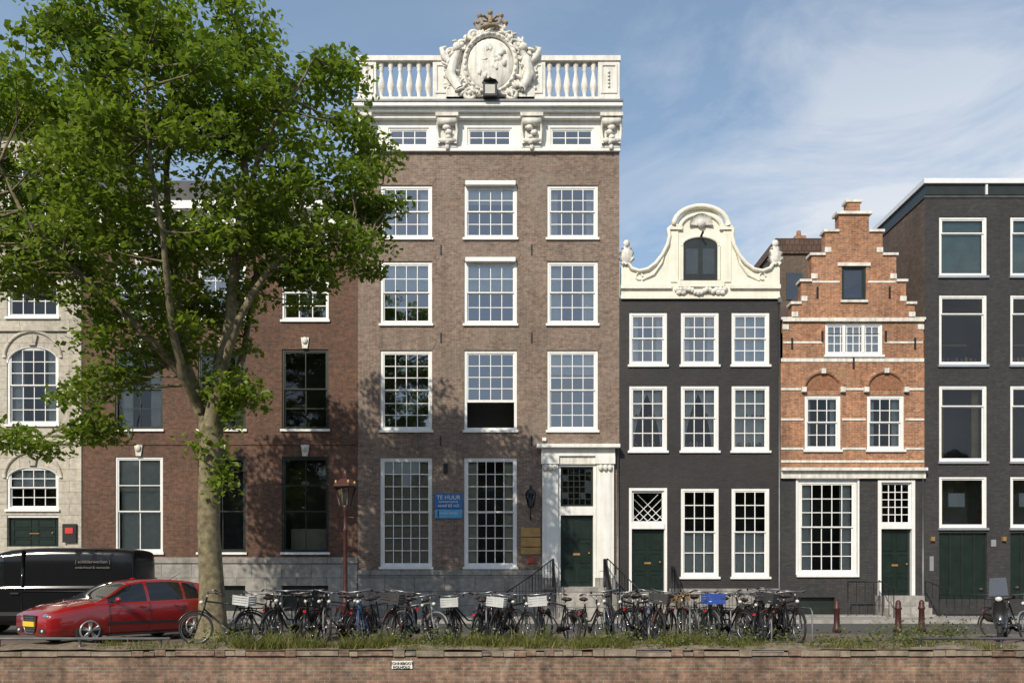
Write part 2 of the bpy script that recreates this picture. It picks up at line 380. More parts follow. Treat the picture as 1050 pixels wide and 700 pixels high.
# ================================================================ B dark brown brick house
b=Thing('brick_house',(fx(226),0,0)); xa,xb=fx(85),fx(367); zt=fz(212)
cols=[(118,167),(203,252),(289,337)]; wl=[]
for (p0,p1) in cols:
    for (t,bm) in ((468,566),(358,440),(272,328),(228,256)): wl.append((p0,t,p1,bm))
wh=[hole(w) for w in wl]
wall(b['walls'],BRB,xa,xb,fz(577),zt,wh)
bw_=[hole((p0,600,p1,626)) for p0,p1 in cols]
wall(b['plinth'],PLINTH,xa+.01,xb-.01,0,fz(577),bw_,y=-.06,depth=.2)
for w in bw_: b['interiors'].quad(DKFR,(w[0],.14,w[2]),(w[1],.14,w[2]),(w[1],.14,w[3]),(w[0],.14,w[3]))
b['plinth'].box(PLINTH,xa+.01,xb-.01,-.1,.01,fz(577),fz(571))
body(b,xa,xb,zt,11,BRB)
b['cornice'].box(WHITE,xa-.0,xb-.01,-.15,.01,zt-.7,zt-.25); b['cornice'].box(WHITE,xa,xb-.01,-.45,.01,zt-.25,zt+.03)
for i in range(18): 
    x=xa+.3+i*(xb-xa-.6)/17; b['cornice'].box(WHITE,x-.06,x+.06,-.38,-.15,zt-.45,zt-.251)
b['roof'].prism(SLATE,[(xa+.05,zt+.01),(xb-.05,zt+.01),(xb-1.5,zt+1.1),(xa+1.5,zt+1.1)],.3,10.5)
for i,w in enumerate(wh):
    c,r=divmod(i,4); white_blinds=(c==0 and r==0)  # ground-floor left window: white blinds in a white frame
    window(b,*w,cols=2 if r<2 else 3,rows=3 if r==0 else 4 if r>1 else 3,fm=WHITEF if white_blinds or r>=2 else DKFR,fw=.075,cur='blind' if white_blinds else ('none' if c==2 else 'auto'),siln=WHITEF,mun=.03,split=.42 if r==0 else .5,glass=GLASSM if r<2 else GLASS)
    if white_blinds: folds(b['curtains'],CURT,w[0]+.1,w[1]-.1,w[2]+.1,w[3]-.1,.3,.01,.3)
    if c==2 and r==0:
        b['curtains'].blob(MILK,((w[0]+w[1])/2-.2,.8,w[3]-.9),(.16,.16,.12)); b['curtains'].box(BEIGE,w[0]+.15,w[1]-.2,.7,.9,w[2],w[2]+.9)
    x0,x1,z0,z1=w; cx=(x0+x1)/2
    b['keystones'].prism(STONEW,[(cx-.09,z1+.02),(cx+.09,z1+.02),(cx+.15,z1+.42),(cx-.15,z1+.42)],-.06,.0)
    b['keystones'].blob(STONEW,(cx,-.08,z1+.3),(.11,.06,.13))
b['lintels'].box(BRB,xa+.02,xb-.02,-.03,.001,fz(456),fz(452))
b['flagpole'].tube(GREYM,[(fx(134),-.02,fz(450)),(fx(134)-.1,-.9,fz(408))],.02,6)
b.done()

# ================================================================ C tall brown brick canal house
b=Thing('tall_brick_canal_house',(fx(501),0,0)); xa,xb=fx(367),fx(635); zc=fz(155); ztop=fz(106)
cols=[(390,443),(476,530),(561,613)]
rows=[(190,244),(268,332),(359,441),(469,581)]
wl=[]
for c in range(3):
    for r in range(4):
        if c==2 and r==3: continue
        wl.append((c,r,(cols[c][0],rows[r][0],cols[c][1],rows[r][1])))
wh=[hole(w) for _,_,w in wl]; dr=hole((572,476,611,601))
wall(b['walls'],BRC,xa,xb,fz(589),zc,wh+[dr])
att=[hole((398,131,440,150)),hole((479,131,525,150)),hole((564,131,609,150))]
wall(b['entablature'],WHITE,xa,xb,zc,ztop,att)
wall(b['plinth'],PLINTH,xa+.01,xb-.01,0,fz(589),[dr],y=-.05,depth=.2)
b['plinth'].box(PLINTH,xa+.01,fx(556),-.1,.01,fz(589),fz(584))
body(b,xa,xb,ztop,13,BRC)
SHEER=plain('sheer_curtain',(.50,.44,.34),.9)
for c,r,w in wl:
    h=hole(w); cur='blind'
    ol=0
    if (c,r)==(1,2): ol=.36; cur='none'
    if (c,r)==(0,3): cur='beige'
    if (c,r)==(1,3): cur='side'
    if (c,r) in ((0,0),(2,0),(2,1)): cur='side'
    if (c,r)==(0,2): cur='none'
    nc=4; nr={0:4,1:4,2:6,3:8}[r]
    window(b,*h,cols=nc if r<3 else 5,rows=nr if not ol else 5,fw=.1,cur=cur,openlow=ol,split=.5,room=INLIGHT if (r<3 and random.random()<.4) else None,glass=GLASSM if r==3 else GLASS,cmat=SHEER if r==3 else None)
    if ol: b['window_frames'].box(WHITEF,h[0]+.1,h[1]-.1,.05,.1,h[2]+(h[3]-h[2])*.36-.02,h[2]+(h[3]-h[2])*.36+.07)
    b['lintels'].prism(BRC,[(h[0]-.02,h[3]+.003),(h[1]+.02,h[3]+.003),(h[1]+.16,h[3]+.3),(h[0]-.16,h[3]+.3)],-.012,.0)
for (c,r) in ((1,0),(1,1)):
    h=hole((cols[c][0],rows[r][0],cols[c][1],rows[r][1])); b['roller_box'].box(WHITEF,h[0]+.05,h[1]-.05,-.16,.02,h[3]-.05,h[3]+.1)
for h in att: window(b,*h,cols=3,rows=2,fw=.06,cur='none',split=0,sill=False,mun=.035)
T=b['entablature']
T.box(WHITE,xa-.02,xb+.02,-.12,.005,zc-.05,zc+.1)
T.box(WHITE,xa-.06,xb+.02,-.2,.004,fz(124),fz(120)+.02)
T.box(WHITE,xa-.12,xb+.03,-.34,.006,fz(120)+.02,fz(116)); T.box(WHITE,xa-.2,xb+.06,-.48,.007,fz(116),fz(112)); T.box(GREYM,xa-.25,xb+.08,-.52,.1,fz(112),fz(110))
def console(b,cx,z0,z1,w=.4):
    m=b['consoles']
    m.box(STONEW,cx-w/2,cx+w/2,-.14,-.0,z0,z1)
    m.box(STONEW,cx-w/2-.05,cx+w/2+.05,-.38,-.13,z1-.12,z1)
    m.lathe(STONEW,(cx-w/2+.02,-.24,z1-.28),[(.14,0),(.14,w-.04)],12,'x'); m.lathe(STONEW,(cx-w/2+.04,-.19,z0+.2),[(.09,0),(.09,w-.08)],12,'x')
    for k in range(5):
        m.blob(STONEW,(cx+random.uniform(-.1,.1),-.2-.03*k/2,z0+.15+k*.17),(.1+.02*k,.09,.1),6,5,jit=.12)
    for s in (-1,1): m.tube(STONEW,[(cx+s*w*.42,-.2,z0+.1),(cx+s*w*.5,-.25,(z0+z1)/2),(cx+s*w*.46,-.32,z1-.2)],.05,6)
    m.blob(STONEW,(cx,-.17,z0),(.09,.06,.12),6,5)
for p in (375,459,545,626): console(b,fx(p),fz(153),fz(121),.72 if p>380 else .45)
# balustrade
Bq=b['balustrade']; y0,y1=-.1,.2
BS=plain('balustrade_stone',(.74,.71,.65),.7,var=.1,scale=4,bump=.3,streak=.25)
Bq.box(BS,xa-.02,xb-.0,y0-.04,y1+.04,fz(107.9),fz(99)); Bq.box(BS,xa-.04,fx(470),y0-.05,y1+.05,fz(62),fz(57)); Bq.box(BS,fx(536),xb+.03,y0-.05,y1+.05,fz(62),fz(57))
Bq.box(BS,xa-.06,xb+.05,y0-.1,y1+.04,fz(107.8),fz(104))
def pier(p0,p1,relief=True):
    Bq.box(BS,fx(p0),fx(p1),y0,y1,fz(99),fz(62)); x0,x1=fx(p0)+.1,fx(p1)-.1
    Bq.box(BS,x0,x1,y0-.035,y0,fz(95),fz(93));Bq.box(BS,x0,x1,y0-.035,y0,fz(67),fz(65))
    Bq.box(BS,x0,x0+.06,y0-.035,y0,fz(93),fz(67));Bq.box(BS,x1-.06,x1,y0-.035,y0,fz(93),fz(67))
    if relief:
        cx=(x0+x1)/2
        for k in range(14): Bq.blob(STONEW,(cx+random.uniform(-.14,.14),y0-.02,fz(90)+k*.055),(.07,.05,.06),6,5,jit=.2)
    else:
        cx=(x0+x1)/2
        for k in range(5): Bq.blob(STONEW,(cx,y0-.02,fz(88)+k*.13),(.05,.04,.05),6,5)
pier(367,386,False); pier(444,473); pier(533,559); pier(613,635,False)
prof=[(.1,0),(.11,.06),(.07,.1),(.06,.16),(.12,.36),(.135,.5),(.105,.68),(.065,.9),(.06,1.02),(.09,1.08),(.07,1.13),(.11,1.2),(.11,1.32)]
for a,c in ((386,444),(559,613)):
    n=6
    for i in range(n): Bq.lathe(BS,(fx(a+(c-a)*(i+.5)/n),(y0+y1)/2,fz(99)),prof,10)
Bq.shift(0,0,1,-.09)
# crest
C=b['crest']; 
poly=[(458,104),(457,72),(452,60),(455,52),(463,47),(470,52),(476,50),(474,40),(482,33),(492,29),(503,27),(514,29),(524,33),(532,40),(530,50),(536,52),(543,47),(551,52),(554,60),(549,72),(548,104)]
C.prism(STONEW,[(fx(x),fz(y)) for x,y in poly],-.5,-.05)
C.blob(STONEW,(fx(503),-.5,fz(66)),(.86,.2,.98),20,14)
C.ring(STONEW,(fx(503),-.56,fz(66)),1.0,.09,32,8,sx=.93,sz=1.1)
for k in range(30):
    t=2*math.pi*k/30; C.blob(STONEW,(fx(503)+.93*math.cos(t),-.6,fz(66)+1.1*math.sin(t)),(.07,.09,.13),6,5,jit=.2,rot=(0,-t,0))
for k in range(16):
    C.blob(STONEW,(fx(503)+random.uniform(-.5,.5),-.66,fz(66)+random.uniform(-.6,.6)),(random.uniform(.06,.16),.06,random.uniform(.06,.16)),7,6,jit=.3)
for (x,y,r) in ((463,55,.2),(543,55,.2),(474,46,.18),(532,46,.18),(486,36,.2),(520,36,.2),(470,84,.2),(536,84,.2),(482,97,.24),(524,97,.24),(466,70,.16),(540,70,.16)):
    C.ring(STONEW,(fx(x),-.53,fz(y)),r*.85,.075,14,6,a0=random.uniform(0,3),a1=random.uniform(6,8)); C.blob(STONEW,(fx(x),-.55,fz(y)),(.1,.1,.1))
for k in range(190):
    t=random.uniform(0,2*math.pi); R=random.uniform(1.08,1.5)
    x=fx(503)+math.cos(t)*R*1.08; z=fz(68)+math.sin(t)*R
    if z<fz(100) or abs(x-fx(503))>1.75: continue
    C.blob(STONEW,(x,-.5-random.uniform(0,.12),z),(random.uniform(.035,.08),.08,random.uniform(.07,.19)),6,5,rot=(0,random.uniform(0,3),0),jit=.15)
for s in (-1,1):
    C.tube(STONEW,[(fx(503)+s*1.15,-.55,fz(92)),(fx(503)+s*1.45,-.6,fz(78)),(fx(503)+s*1.3,-.6,fz(62)),(fx(503)+s*1.12,-.58,fz(52))],[.14,.2,.17,.1],8)
    C.blob(STONEW,(fx(503)+s*1.2,-.62,fz(50)),(.18,.16,.17),8,6,jit=.1)
    C.tube(STONEW,[(fx(503)+s*1.4,-.55,fz(66)),(fx(503)+s*1.7,-.55,fz(58)),(fx(503)+s*1.78,-.55,fz(50)),(fx(503)+s*1.6,-.55,fz(48))],[.1,.12,.09,.04],7)
CR=plain('weathered_crown_stone',(.28,.22,.15),.85,var=.3,scale=6,bump=.5)
C.lathe(CR,(fx(503),-.3,fz(29)),[(.42,0),(.46,.06),(.44,.12),(.40,.16)],16)
for k in range(8):
    t=2*math.pi*k/8; c,s_=math.cos(t),math.sin(t)
    C.tube(CR,[(fx(503)+.42*c,-.3+.42*s_,fz(25)),(fx(503)+.56*c,-.3+.56*s_,fz(19)),(fx(503)+.34*c,-.3+.34*s_,fz(15)),(fx(503),-.3,fz(16))],[.07,.07,.05,.04],6)
    C.blob(CR,(fx(503)+.55*c,-.3+.55*s_,fz(18)),(.1,.1,.1),6,5)
C.blob(CR,(fx(503),-.3,fz(14)),(.1,.1,.13))
C.shift(.36,fz(104),.965,-.06)
L=b['crest_lantern']; L.box(IRON,fx(496),fx(510),-.98,-.72,fz(104),fz(89)); L.box(MILK,fx(498),fx(508),-.99,-.981,fz(102),fz(93)); L.lathe(IRON,(fx(503),-.85,fz(89)),[(.3,0),(.1,.12),(.03,.2)],8); L.tube(IRON,[(fx(503),-.8,fz(97)),(fx(503),-.2,fz(97))],.03,6)
L.shift(.28,0,1,-.2)
# entrance surround
P=b['door_surround']
for p0,p1 in ((556,571.8),(611.2,629)):
    P.box(WHITE,fx(p0),fx(p1),-.16,.02,fz(592),fz(476)); P.box(PLINTH,fx(p0)-.04,fx(p1)+.04,-.2,.02,fz(604),fz(592))
    P.box(WHITE,fx(p0)+.12,fx(p1)-.12,-.185,-.161,fz(585),fz(485)); P.box(WHITE,fx(p0)-.04,fx(p1)+.04,-.22,.02,fz(476),fz(468))
    for k in range(3): P.blob(STONEW,(fx((p0+p1)/2)+(k-1)*.17,-.22,fz(480)),(.09,.07,.12),6,5)
P.box(WHITE,fx(555),fx(630),-.2,.02,fz(467.9),fz(460)); P.box(WHITE,fx(550),fx(635)-.02,-.42,.02,fz(460),fz(456.5)); P.box(STONEW,fx(572),fx(611),-.12,.02,fz(476),fz(468)+.002)
P.box(WHITE,dr[0],dr[0]+.1,-.04,.16,dr[2],dr[3]);P.box(WHITE,dr[1]-.1,dr[1],-.04,.16,dr[2],dr[3]);P.box(WHITE,dr[0]+.1,dr[1]-.1,-.05,.16,fz(528),fz(519));
P.box(WHITE,dr[0]+.1,dr[1]-.1,-.038,.16,dr[3]-.08,dr[3])
window(b,dr[0]+.1,dr[1]-.1,fz(519),dr[3]-.08,cols=5,rows=6,fm=DKFR,fw=.03,cur='none',split=0,sill=False,y=.02,glass=GLASSM)
door(b,dr[0]+.1,dr[1]-.1,fz(601),fz(528),double=True)
steps(b,fx(568),fx(616),fz(601.5),y0=-.21,plat=.9)
for x in (fx(566),fx(618)):
    railing(b,[(x,-.3,fz(601.5)),(x,-1.1,fz(601.5)),(x,-2.7,.1)],h=1.0)
railing(b,[(fx(520),-1.2,.0),(fx(545),-1.2,.6),(fx(566),-1.15,fz(601))],h=1.0); railing(b,[(fx(619),-1.15,fz(601)),(fx(650),-1.2,.1)],h=1.0)
L=b['wall_lantern']; x=fx(544); L.tube(IRON,[(x,0,fz(528)),(x,-.22,fz(533)),(x,-.32,fz(526)),(x,-.32,fz(521))],.022,6)
L.lathe(IRON,(x,-.32,fz(521)),[(.06,0),(.12,.04),(.12,.06)],6); L.lathe(GLASSD,(x,-.32,fz(519)),[(.1,0),(.17,.42)],6,smooth=False); L.lathe(IRON,(x,-.32,fz(507)),[(.21,0),(.14,.12),(.05,.2),(.05,.26),(.02,.33)],6,smooth=False)
for k in range(6):
    t=math.pi/3*k; L.tube(IRON,[(x+.11*math.cos(t),-.32+.11*math.sin(t),fz(519)),(x+.18*math.cos(t),-.32+.18*math.sin(t),fz(507))],.018,4)
for (p0,p1,q0,q1) in ((534,554,541,550),(534,554,551,560),(534,554,561,568)):
    b['plaques'].box(BRASS,fx(p0),fx(p1),-.05,.0,fz(q1),fz(q0))
b['plaques'].box(plain('red_plaque',(.35,.05,.03)),fx(541),fx(549),-.05,0,fz(577),fz(571))
b['downpipe'].tube(GREYM,[(fx(633.4),-.07,.3),(fx(633.4),-.07,fz(457))],.04,8)
b['alarm_box'].box(WHITE,fx(556),fx(560),-.1,0,fz(452),fz(449))
b['alarm_box'].box(IRON,fx(455),fx(459),-.1,0,fz(485),fz(475))
# iron wall ties
for p in (452,545):
    for q in (256,346,452): b['wall_ties'].box(IRON,fx(p)-.02,fx(p)+.02,-.04,0,fz(q)-.18,fz(q)+.18)
b.done()
def text(s,size,loc,mat,parent,name):
    c=bpy.data.curves.new(name,'FONT'); c.body=s; c.size=size; c.align_x='CENTER'; c.extrude=.004; c.materials.append(mat)
    o=bpy.data.objects.new(name,c); o.rotation_euler=(math.pi/2,0,0); o.location=loc; scene.collection.objects.link(o); o.parent=parent; return o
sg=Thing('rental_sign',(fx(460),-.05,fz(518))); sg['board'].box(BLUE,fx(446),fx(474),-.06,-.0,fz(521),fz(506)); sg['lower_board'].box(plain('pale_blue_board',(.10,.36,.62)),fx(446),fx(474),-.06,0,fz(531),fz(522))
sg['fixings'].box(IRON,fx(449),fx(450),-.066,-.06,fz(530),fz(523))
e=sg.done(); text('TE HUUR',.21,(0,-.02,.22),WSIGN,e,'headline'); text('kantoorruimte',.12,(0,-.02,.1),WSIGN,e,'line_1'); text('vanaf 65 m2',.16,(0,-.02,-.06),WSIGN,e,'line_2'); text('Verhuur 020-555',.1,(0,-.02,-.32),WSIGN,e,'line_3')

# ================================================================ D black neck gable house
b=Thing('neck_gable_house',(fx(718),0,0)); xa,xb=fx(635),fx(800); zg=fz(305)
cols=[(645,684),(698,737),(750,789)]; wl=[]
for c in range(3):
    for r,(t,bm) in enumerate(((320,374),(395,462),(500,591))):
        if c==0 and r==2: continue
        wl.append((c,r,(cols[c][0],t,cols[c][1],bm)))
dr=hole((645,500,684,606)); wh=[hole(w) for _,_,w in wl]
wall(b['walls'],BRD,xa+.003,xb,fz(606),zg,wh+[dr]); wall(b['plinth'],PLINTH,xa+.01,xb-.01,0,fz(606),[],y=-.05)
b['plinth'].box(PLINTH,fx(686),xb-.02,-.08,.01,fz(609),fz(603))
body(b,xa,xb,zg,10,BRD)
for c,r,w in wl:
    window(b,*hole(w),cols=3,rows={0:4,1:4,2:5}[r],fw=.11,cur='side' if (c<2 and r==0) else ('swag' if r<2 and c<2 else ('lower' if r==2 else 'full')),split=.5,mun=.032,room=DARKIN,glass=GLASS if r==0 else GLASSM)
    if r==1:
        h=hole(w)
        for k in range(14): b['window_ornaments'].blob(plain('ornament_%d_%d'%(c,k),(random.uniform(.05,.6),random.uniform(.1,.5),random.uniform(.05,.4))),(random.uniform(h[0]+.2,h[1]-.2),.22,random.choice([h[2]+.25,(h[2]+h[3])/2+.1])),(.05,.04,random.uniform(.05,.12)),6,5)
P=b['door_surround']; P.box(WHITEF,dr[0],dr[0]+.1,.0,.16,dr[2],dr[3]);P.box(WHITEF,dr[1]-.1,dr[1],.0,.16,dr[2],dr[3]);P.box(WHITEF,dr[0]+.1,dr[1]-.1,-.05,.157,fz(542),fz(536));P.box(WHITEF,dr[0]+.1,dr[1]-.1,.003,.157,dr[3]-.1,dr[3])
window(b,dr[0]+.1,dr[1]-.1,fz(536),dr[3]-.1,cols=1,rows=1,fw=.03,cur='none',split=0,sill=False,y=.02,glass=GLASSM)
cx=(dr[0]+dr[1])/2;cz=fz(520)
def clampx(p,q,L_,R_):
    (xa_,za_),(xb_,zb_)=p,q
    at=lambda x: za_+(zb_-za_)*(x-xa_)/(xb_-xa_)
    c1=min(max(xa_,L_),R_); c2=min(max(xb_,L_),R_); return (c1,at(c1)),(c2,at(c2))
for i in range(5):
    for s in (-1,1):
        x0=cx-.6+i*.3; q0,q1=clampx((x0,cz-.5),(x0+s*.98,cz+.48),cx-.53,cx+.53); 
        if abs(q0[0]-q1[0])>.02: P.tube(WHITEF,[(q0[0],.06,q0[1]),(q1[0],.06,q1[1])],.014,4)
door(b,dr[0]+.1,dr[1]-.1,dr[2],fz(542))
steps(b,fx(643),fx(686),fz(606.5),y0=-.06,plat=.6,n=5)
railing(b,[(fx(688),-.1,fz(607)),(fx(688),-.7,fz(607)),(fx(688),-1.8,.1)],h=.95)
railing(b,[(fx(690),-.75,.0),(fx(798),-.75,0)],h=.9)
G=b['gable']
half=[(637,305),(637,272),(642,268),(647,276),(655,279),(664,277),(672,271),(679,262),(684,252),(686,243),(685,236),(690,232),(694,233),(696,226),(702,219),(709,214.5),(718,213)]
full=half+[(1436-x,y) for x,y in half[::-1][1:]]; full=[(min(x,799.5),y) for x,y in full]
G.prism(CREAM,[(fx(x),fz(y)) for x,y in full],-.06,.3)
G.tube(CREAM,[(fx(x),-.1,fz(y)) for x,y in half[1:13]],.075,8); G.tube(CREAM,[(fx(1436-x),-.1,fz(y)) for x,y in half[1:13]],.075,8)
arch=[(690,233)]+[(718+28*math.cos(t),233-20*math.sin(t)) for t in [math.pi*(1-i/14) for i in range(15)]]
G.tube(CREAM,[(fx(x),-.12,fz(y)) for x,y in arch],.1,8); 
G.tube(CREAM,[(fx(718+21*math.cos(t)),-.1,fz(236-15*math.sin(t))) for t in [math.pi*(1-i/14) for i in range(15)]],.05,8)
G.box(CREAM,fx(686),fx(699),-.16,-.05,fz(237),fz(233));G.box(CREAM,fx(737),fx(750),-.16,-.05,fz(237),fz(233))
G.box(CREAM,fx(687),fx(695),-.1,-.055,fz(290),fz(237.5));G.box(CREAM,fx(741),fx(749),-.1,-.055,fz(290),fz(237.5))
G.box(CREAM,xa+.04,fx(688),-.16,.0,fz(297),fz(293));G.box(CREAM,fx(748),xb-.03,-.16,.0,fz(297),fz(293)); G.box(CREAM,xa+.04,xb-.03,-.1,-.05,fz(307),fz(303.5))
G.box(CREAM,fx(694),fx(742),-.14,-.05,fz(295),fz(289))
for sx_ in (-1,1):
    c=718+sx_*76
    for k in range(7):
        t=math.pi*(k/6); G.tube(STONEW,[(fx(c),-.12,fz(272)),(fx(c)+.26*math.cos(t),-.12,fz(266)+.42*math.sin(t))],[.05,.07],6)
    G.blob(STONEW,(fx(c),-.1,fz(263)),(.24,.12,.36),8,8,jit=.1); G.blob(STONEW,(fx(c),-.1,fz(251)),(.13,.1,.14),8,6)
    G.ring(CREAM,(fx(718+sx_*63),-.08,fz(284)),.12,.035,14,6,a0=0,a1=5.2)
    pts=[(718+sx_*60,288),(718+sx_*48,282),(718+sx_*40,270),(718+sx_*35,255)]; G.tube(CREAM,[(fx(x),-.08,fz(y)) for x,y in pts],[.03,.06,.06,.03],6)
    for k in range(5): G.blob(STONEW,(fx(718+sx_*(16+k*2)),-.12,fz(298+ (k%2)*3)),(.12,.07,.1),6,5,jit=.15)
for k in range(9): G.blob(STONEW,(fx(706+k*3),-.14,fz(300-2*math.cos(k))),(.1,.08,.1),6,5,jit=.15)
for k in range(22):
    t=math.pi*k/21; G.tube(STONEW,[(fx(718)+.12*math.cos(t),-.12,fz(232)+.1*math.sin(t)),(fx(718)+.42*math.cos(t),-.15,fz(232)+.4*math.sin(t))],[.03,.045],5)
G.blob(STONEW,(fx(718),-.15,fz(231)),(.16,.1,.14),8,6)
Hh=b['hoist_hatch']; x0,x1=fx(700),fx(735); 
ap=[(x0,fz(288)),(x1,fz(288)),(x1,fz(253))]+[((x0+x1)/2+(x1-x0)/2*math.cos(t),fz(253)+.28*math.sin(t)) for t in [math.pi*i/10 for i in range(1,10)]]+[(x0,fz(253))]
Hh.prism(DKFR,ap,-.085,-.061)
Hh.box(CREAM,x0-.1,x0,-.12,-.055,fz(288),fz(252));Hh.box(CREAM,x1,x1+.1,-.12,-.055,fz(288),fz(252)); Hh.tube(CREAM,[((x0+x1)/2+(x1-x0+.1)/2*math.cos(t),-.09,fz(253)+.33*math.sin(t)) for t in [math.pi*i/12 for i in range(13)]],.055,6)
Hh.box(DKFR,fx(717),fx(718),-.11,-.086,fz(288),fz(246)); HP=plain('hatch_pane',(.05,.06,.07),.15)
for p in (703,720): Hh.box(HP,fx(p),fx(p+12),-.092,-.086,fz(282),fz(256))
Hh.tube(IRON,[(fx(718),-.0,fz(244)),(fx(718),-.45,fz(243))],.045,6)
b['roof'].prism(TILE,[(xa+.1,zg+.01),(xb-.1,zg+.01),(fx(718),fz(228))],.3,9.9)
b['downpipe'].tube(GREYM,[(fx(798.6),-.06,.3),(fx(798.6),-.06,fz(308))],.035,8)
b['gutter_box'].box(GREYM,fx(797),fx(800),-.14,-.0,fz(311),fz(306))
b.done()

# ================================================================ E stepped gable red brick house
b=Thing('stepped_gable_house',(fx(875),0,0)); xa,xb=fx(800),fx(948)
W=[(825,405,862,461),(889,405,927,461)]; W2=(846,331,905,364); HT=(863,273,888,308)
wh=[hole(w) for w in W]
wall(b['walls'],BRE,xa+.003,xb-.003,fz(483),fz(372),wh)
wall(b['walls'],BRE,fx(802.5),fx(947),fz(372),fz(341),[hole(W2)])
lv=[(341,328,802.5,947),(328,312,812,938),(312,289,821.5,929),(289,262,832,919),(262,238,846,905),(238,220,860,891)]
for i,(zb_,zt_,p0,p1) in enumerate(lv):
    hs=[hole(W2)] if i==0 else []
    if i in (2,3): hs=[hole(HT)]
    x0,x1=fx(p0),fx(p1); 
    wall(b['walls'],BRE,x0,x1,fz(zb_),fz(zt_),hs)
    for s,x in ((-1,x0),(1,x1)):
        q=[(x,0,fz(zb_)),(x,.35,fz(zb_)),(x,.35,fz(zt_)),(x,0,fz(zt_))]; b['walls'].quad(BRE,*(q[::-1] if s<0 else q))
    nx0,nx1=(fx(lv[i+1][2]),fx(lv[i+1][3])) if i<5 else (x0,x1)
    cap=STONEW
    if i<5:
        b['coping'].box(cap,x0-.06,nx0+.0,-.06,.4,fz(zt_),fz(zt_)+.09); b['coping'].box(cap,nx1,x1+.06,-.06,.4,fz(zt_),fz(zt_)+.09)
        b['coping'].box(cap,x0-.01,x0+.22,-.025,.0,fz(zb_)+.12,fz(zb_)+.3); b['coping'].box(cap,x1-.22,x1+.01,-.025,.0,fz(zb_)+.12,fz(zb_)+.3)
    else:
        b['coping'].box(cap,x0-.1,x1+.1,-.08,.4,fz(zt_)+0,fz(zt_)+.1)
        b['coping'].box(BRE,fx(869),fx(882),-.0,.35,fz(zt_)+.1,fz(zt_)+.45); b['coping'].box(cap,fx(867),fx(884),-.04,.38,fz(zt_)+.45,fz(zt_)+.54)
    b['walls'].quad(BRE,(x1,.35,fz(zb_)),(x0,.35,fz(zb_)),(x0,.35,fz(zt_)),(x1,.35,fz(zt_)))
for z,a,c in ((330,802,947),(371,800.5,947.5),(400,800.5,824),(400,863,888),(400,928,947.5),(431,800.5,824),(431,863,888),(431,928,947.5),(461,800.5,824),(461,863,888),(461,928,947.5),(474,800.5,947.5)):
    t=.08 if z not in (330,371) else .13
    b['stone_bands'].box(STONEW,fx(a)+.01,fx(c)-.01,-.03 if z!=330 else -.09,.002,fz(z),fz(z)+t)
for z,a,c in ((290,833,861),(290,890,918),(352,803,844),(352,907,946)): b['stone_bands'].box(STONEW,fx(a),fx(c),-.02,.002,fz(z),fz(z)+.07)
for w in wh: window(b,*w,cols=3,rows=4,fw=.1,cur='side',split=.5,mun=.03,glass=GLASSM)
window(b,*hole(W2),cols=8,rows=3,fw=.09,cur='full',split=0,mun=.03)
h=hole(W2)
for k in (1,2): b['window_frames'].box(WHITEF,h[0]+(h[1]-h[0])*k/3-.05,h[0]+(h[1]-h[0])*k/3+.05,.02,.12,h[2]+.08,h[3]-.08)
h=hole(HT); window(b,*h,cols=1,rows=1,fm=DKFR,fw=.07,cur='none',split=0,mun=.03,siln=STONEW,glass=GLASSD)
b['stone_bands'].box(STONEW,h[0]-.15,h[1]+.15,-.05,.0,h[3],h[3]+.12)
AI=plain('arch_infill',(.26,.12,.065),.9,var=.3,scale=9,bump=.5)
for (p0,p1) in ((825,862),(889,927)):
    cx=fx((p0+p1)/2); r=(fx(p1)-fx(p0))/2+.05; z=fz(400)
    b['arches'].ring(BRE,(cx,-.0,z),r,.1,20,6,a0=0,a1=math.pi,sz=.95)
    b['arches'].prism(AI,[(cx+(r-.12)*math.cos(t),z+.02+(r-.12)*.93*math.sin(t)) for t in [math.pi*i/14 for i in range(15)]],-.012,.0)
    for t in (.0,.5,1): 
        a=math.pi*t; b['arches'].box(STONEW,cx+r*math.cos(a)-.08,cx+r*math.cos(a)+.08,-.13,-.0,z+r*.95*math.sin(a)-.08,z+r*.95*math.sin(a)+.1)
for p,q in ((838,300),(912,300),(812,352),(938,352),(843,345),(908,345),(875,372)):
    b['wall_anchors'].box(IRON,fx(p)-.03,fx(p)+.03,-.05,0,fz(q)-.2,fz(q)+.2)
b['cornice'].box(STONEW,xa+.01,xb-.01,-.12,.01,fz(490.5),fz(483)+.001); b['cornice'].box(STONEW,xa-.0,xb-.0,-.26,.01,fz(483)+.001,fz(480))
gw=hole((818,492,879,589)); gd=hole((900,492,938,610))
wall(b['ground_floor_wall'],BRF,xa+.003,xb-.003,.0,fz(490.4),[gw,gd,hole((818,612,856,634))])
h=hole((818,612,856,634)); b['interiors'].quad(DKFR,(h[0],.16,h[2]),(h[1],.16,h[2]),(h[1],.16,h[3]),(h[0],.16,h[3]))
window(b,*gw,cols=5,rows=6,fw=.13,cur='side',split=.5,mun=.032,casing=.07,glass=GLASSM)
P=b['door_surround']; P.box(WHITEF,gd[0],gd[0]+.12,-.03,.16,gd[2],gd[3]);P.box(WHITEF,gd[1]-.12,gd[1],-.03,.16,gd[2],gd[3]);P.box(WHITEF,gd[0]+.12,gd[1]-.12,-.05,.157,fz(542),fz(537));P.box(WHITEF,gd[0]+.12,gd[1]-.12,-.028,.157,gd[3]-.08,gd[3])
window(b,gd[0]+.12,gd[1]-.12,fz(537),gd[3]-.08,cols=4,rows=5,fw=.03,cur='none',split=0,sill=False,y=.02,mun=.03,glass=GLASSM)
door(b,gd[0]+.12,gd[1]-.12,gd[2],fz(542))
steps(b,fx(897),fx(941),fz(610),y0=-.01,plat=.5,n=4)
b['stoep'].box(PLINTH,fx(802),fx(895),-1.0,-.02,0,.16)
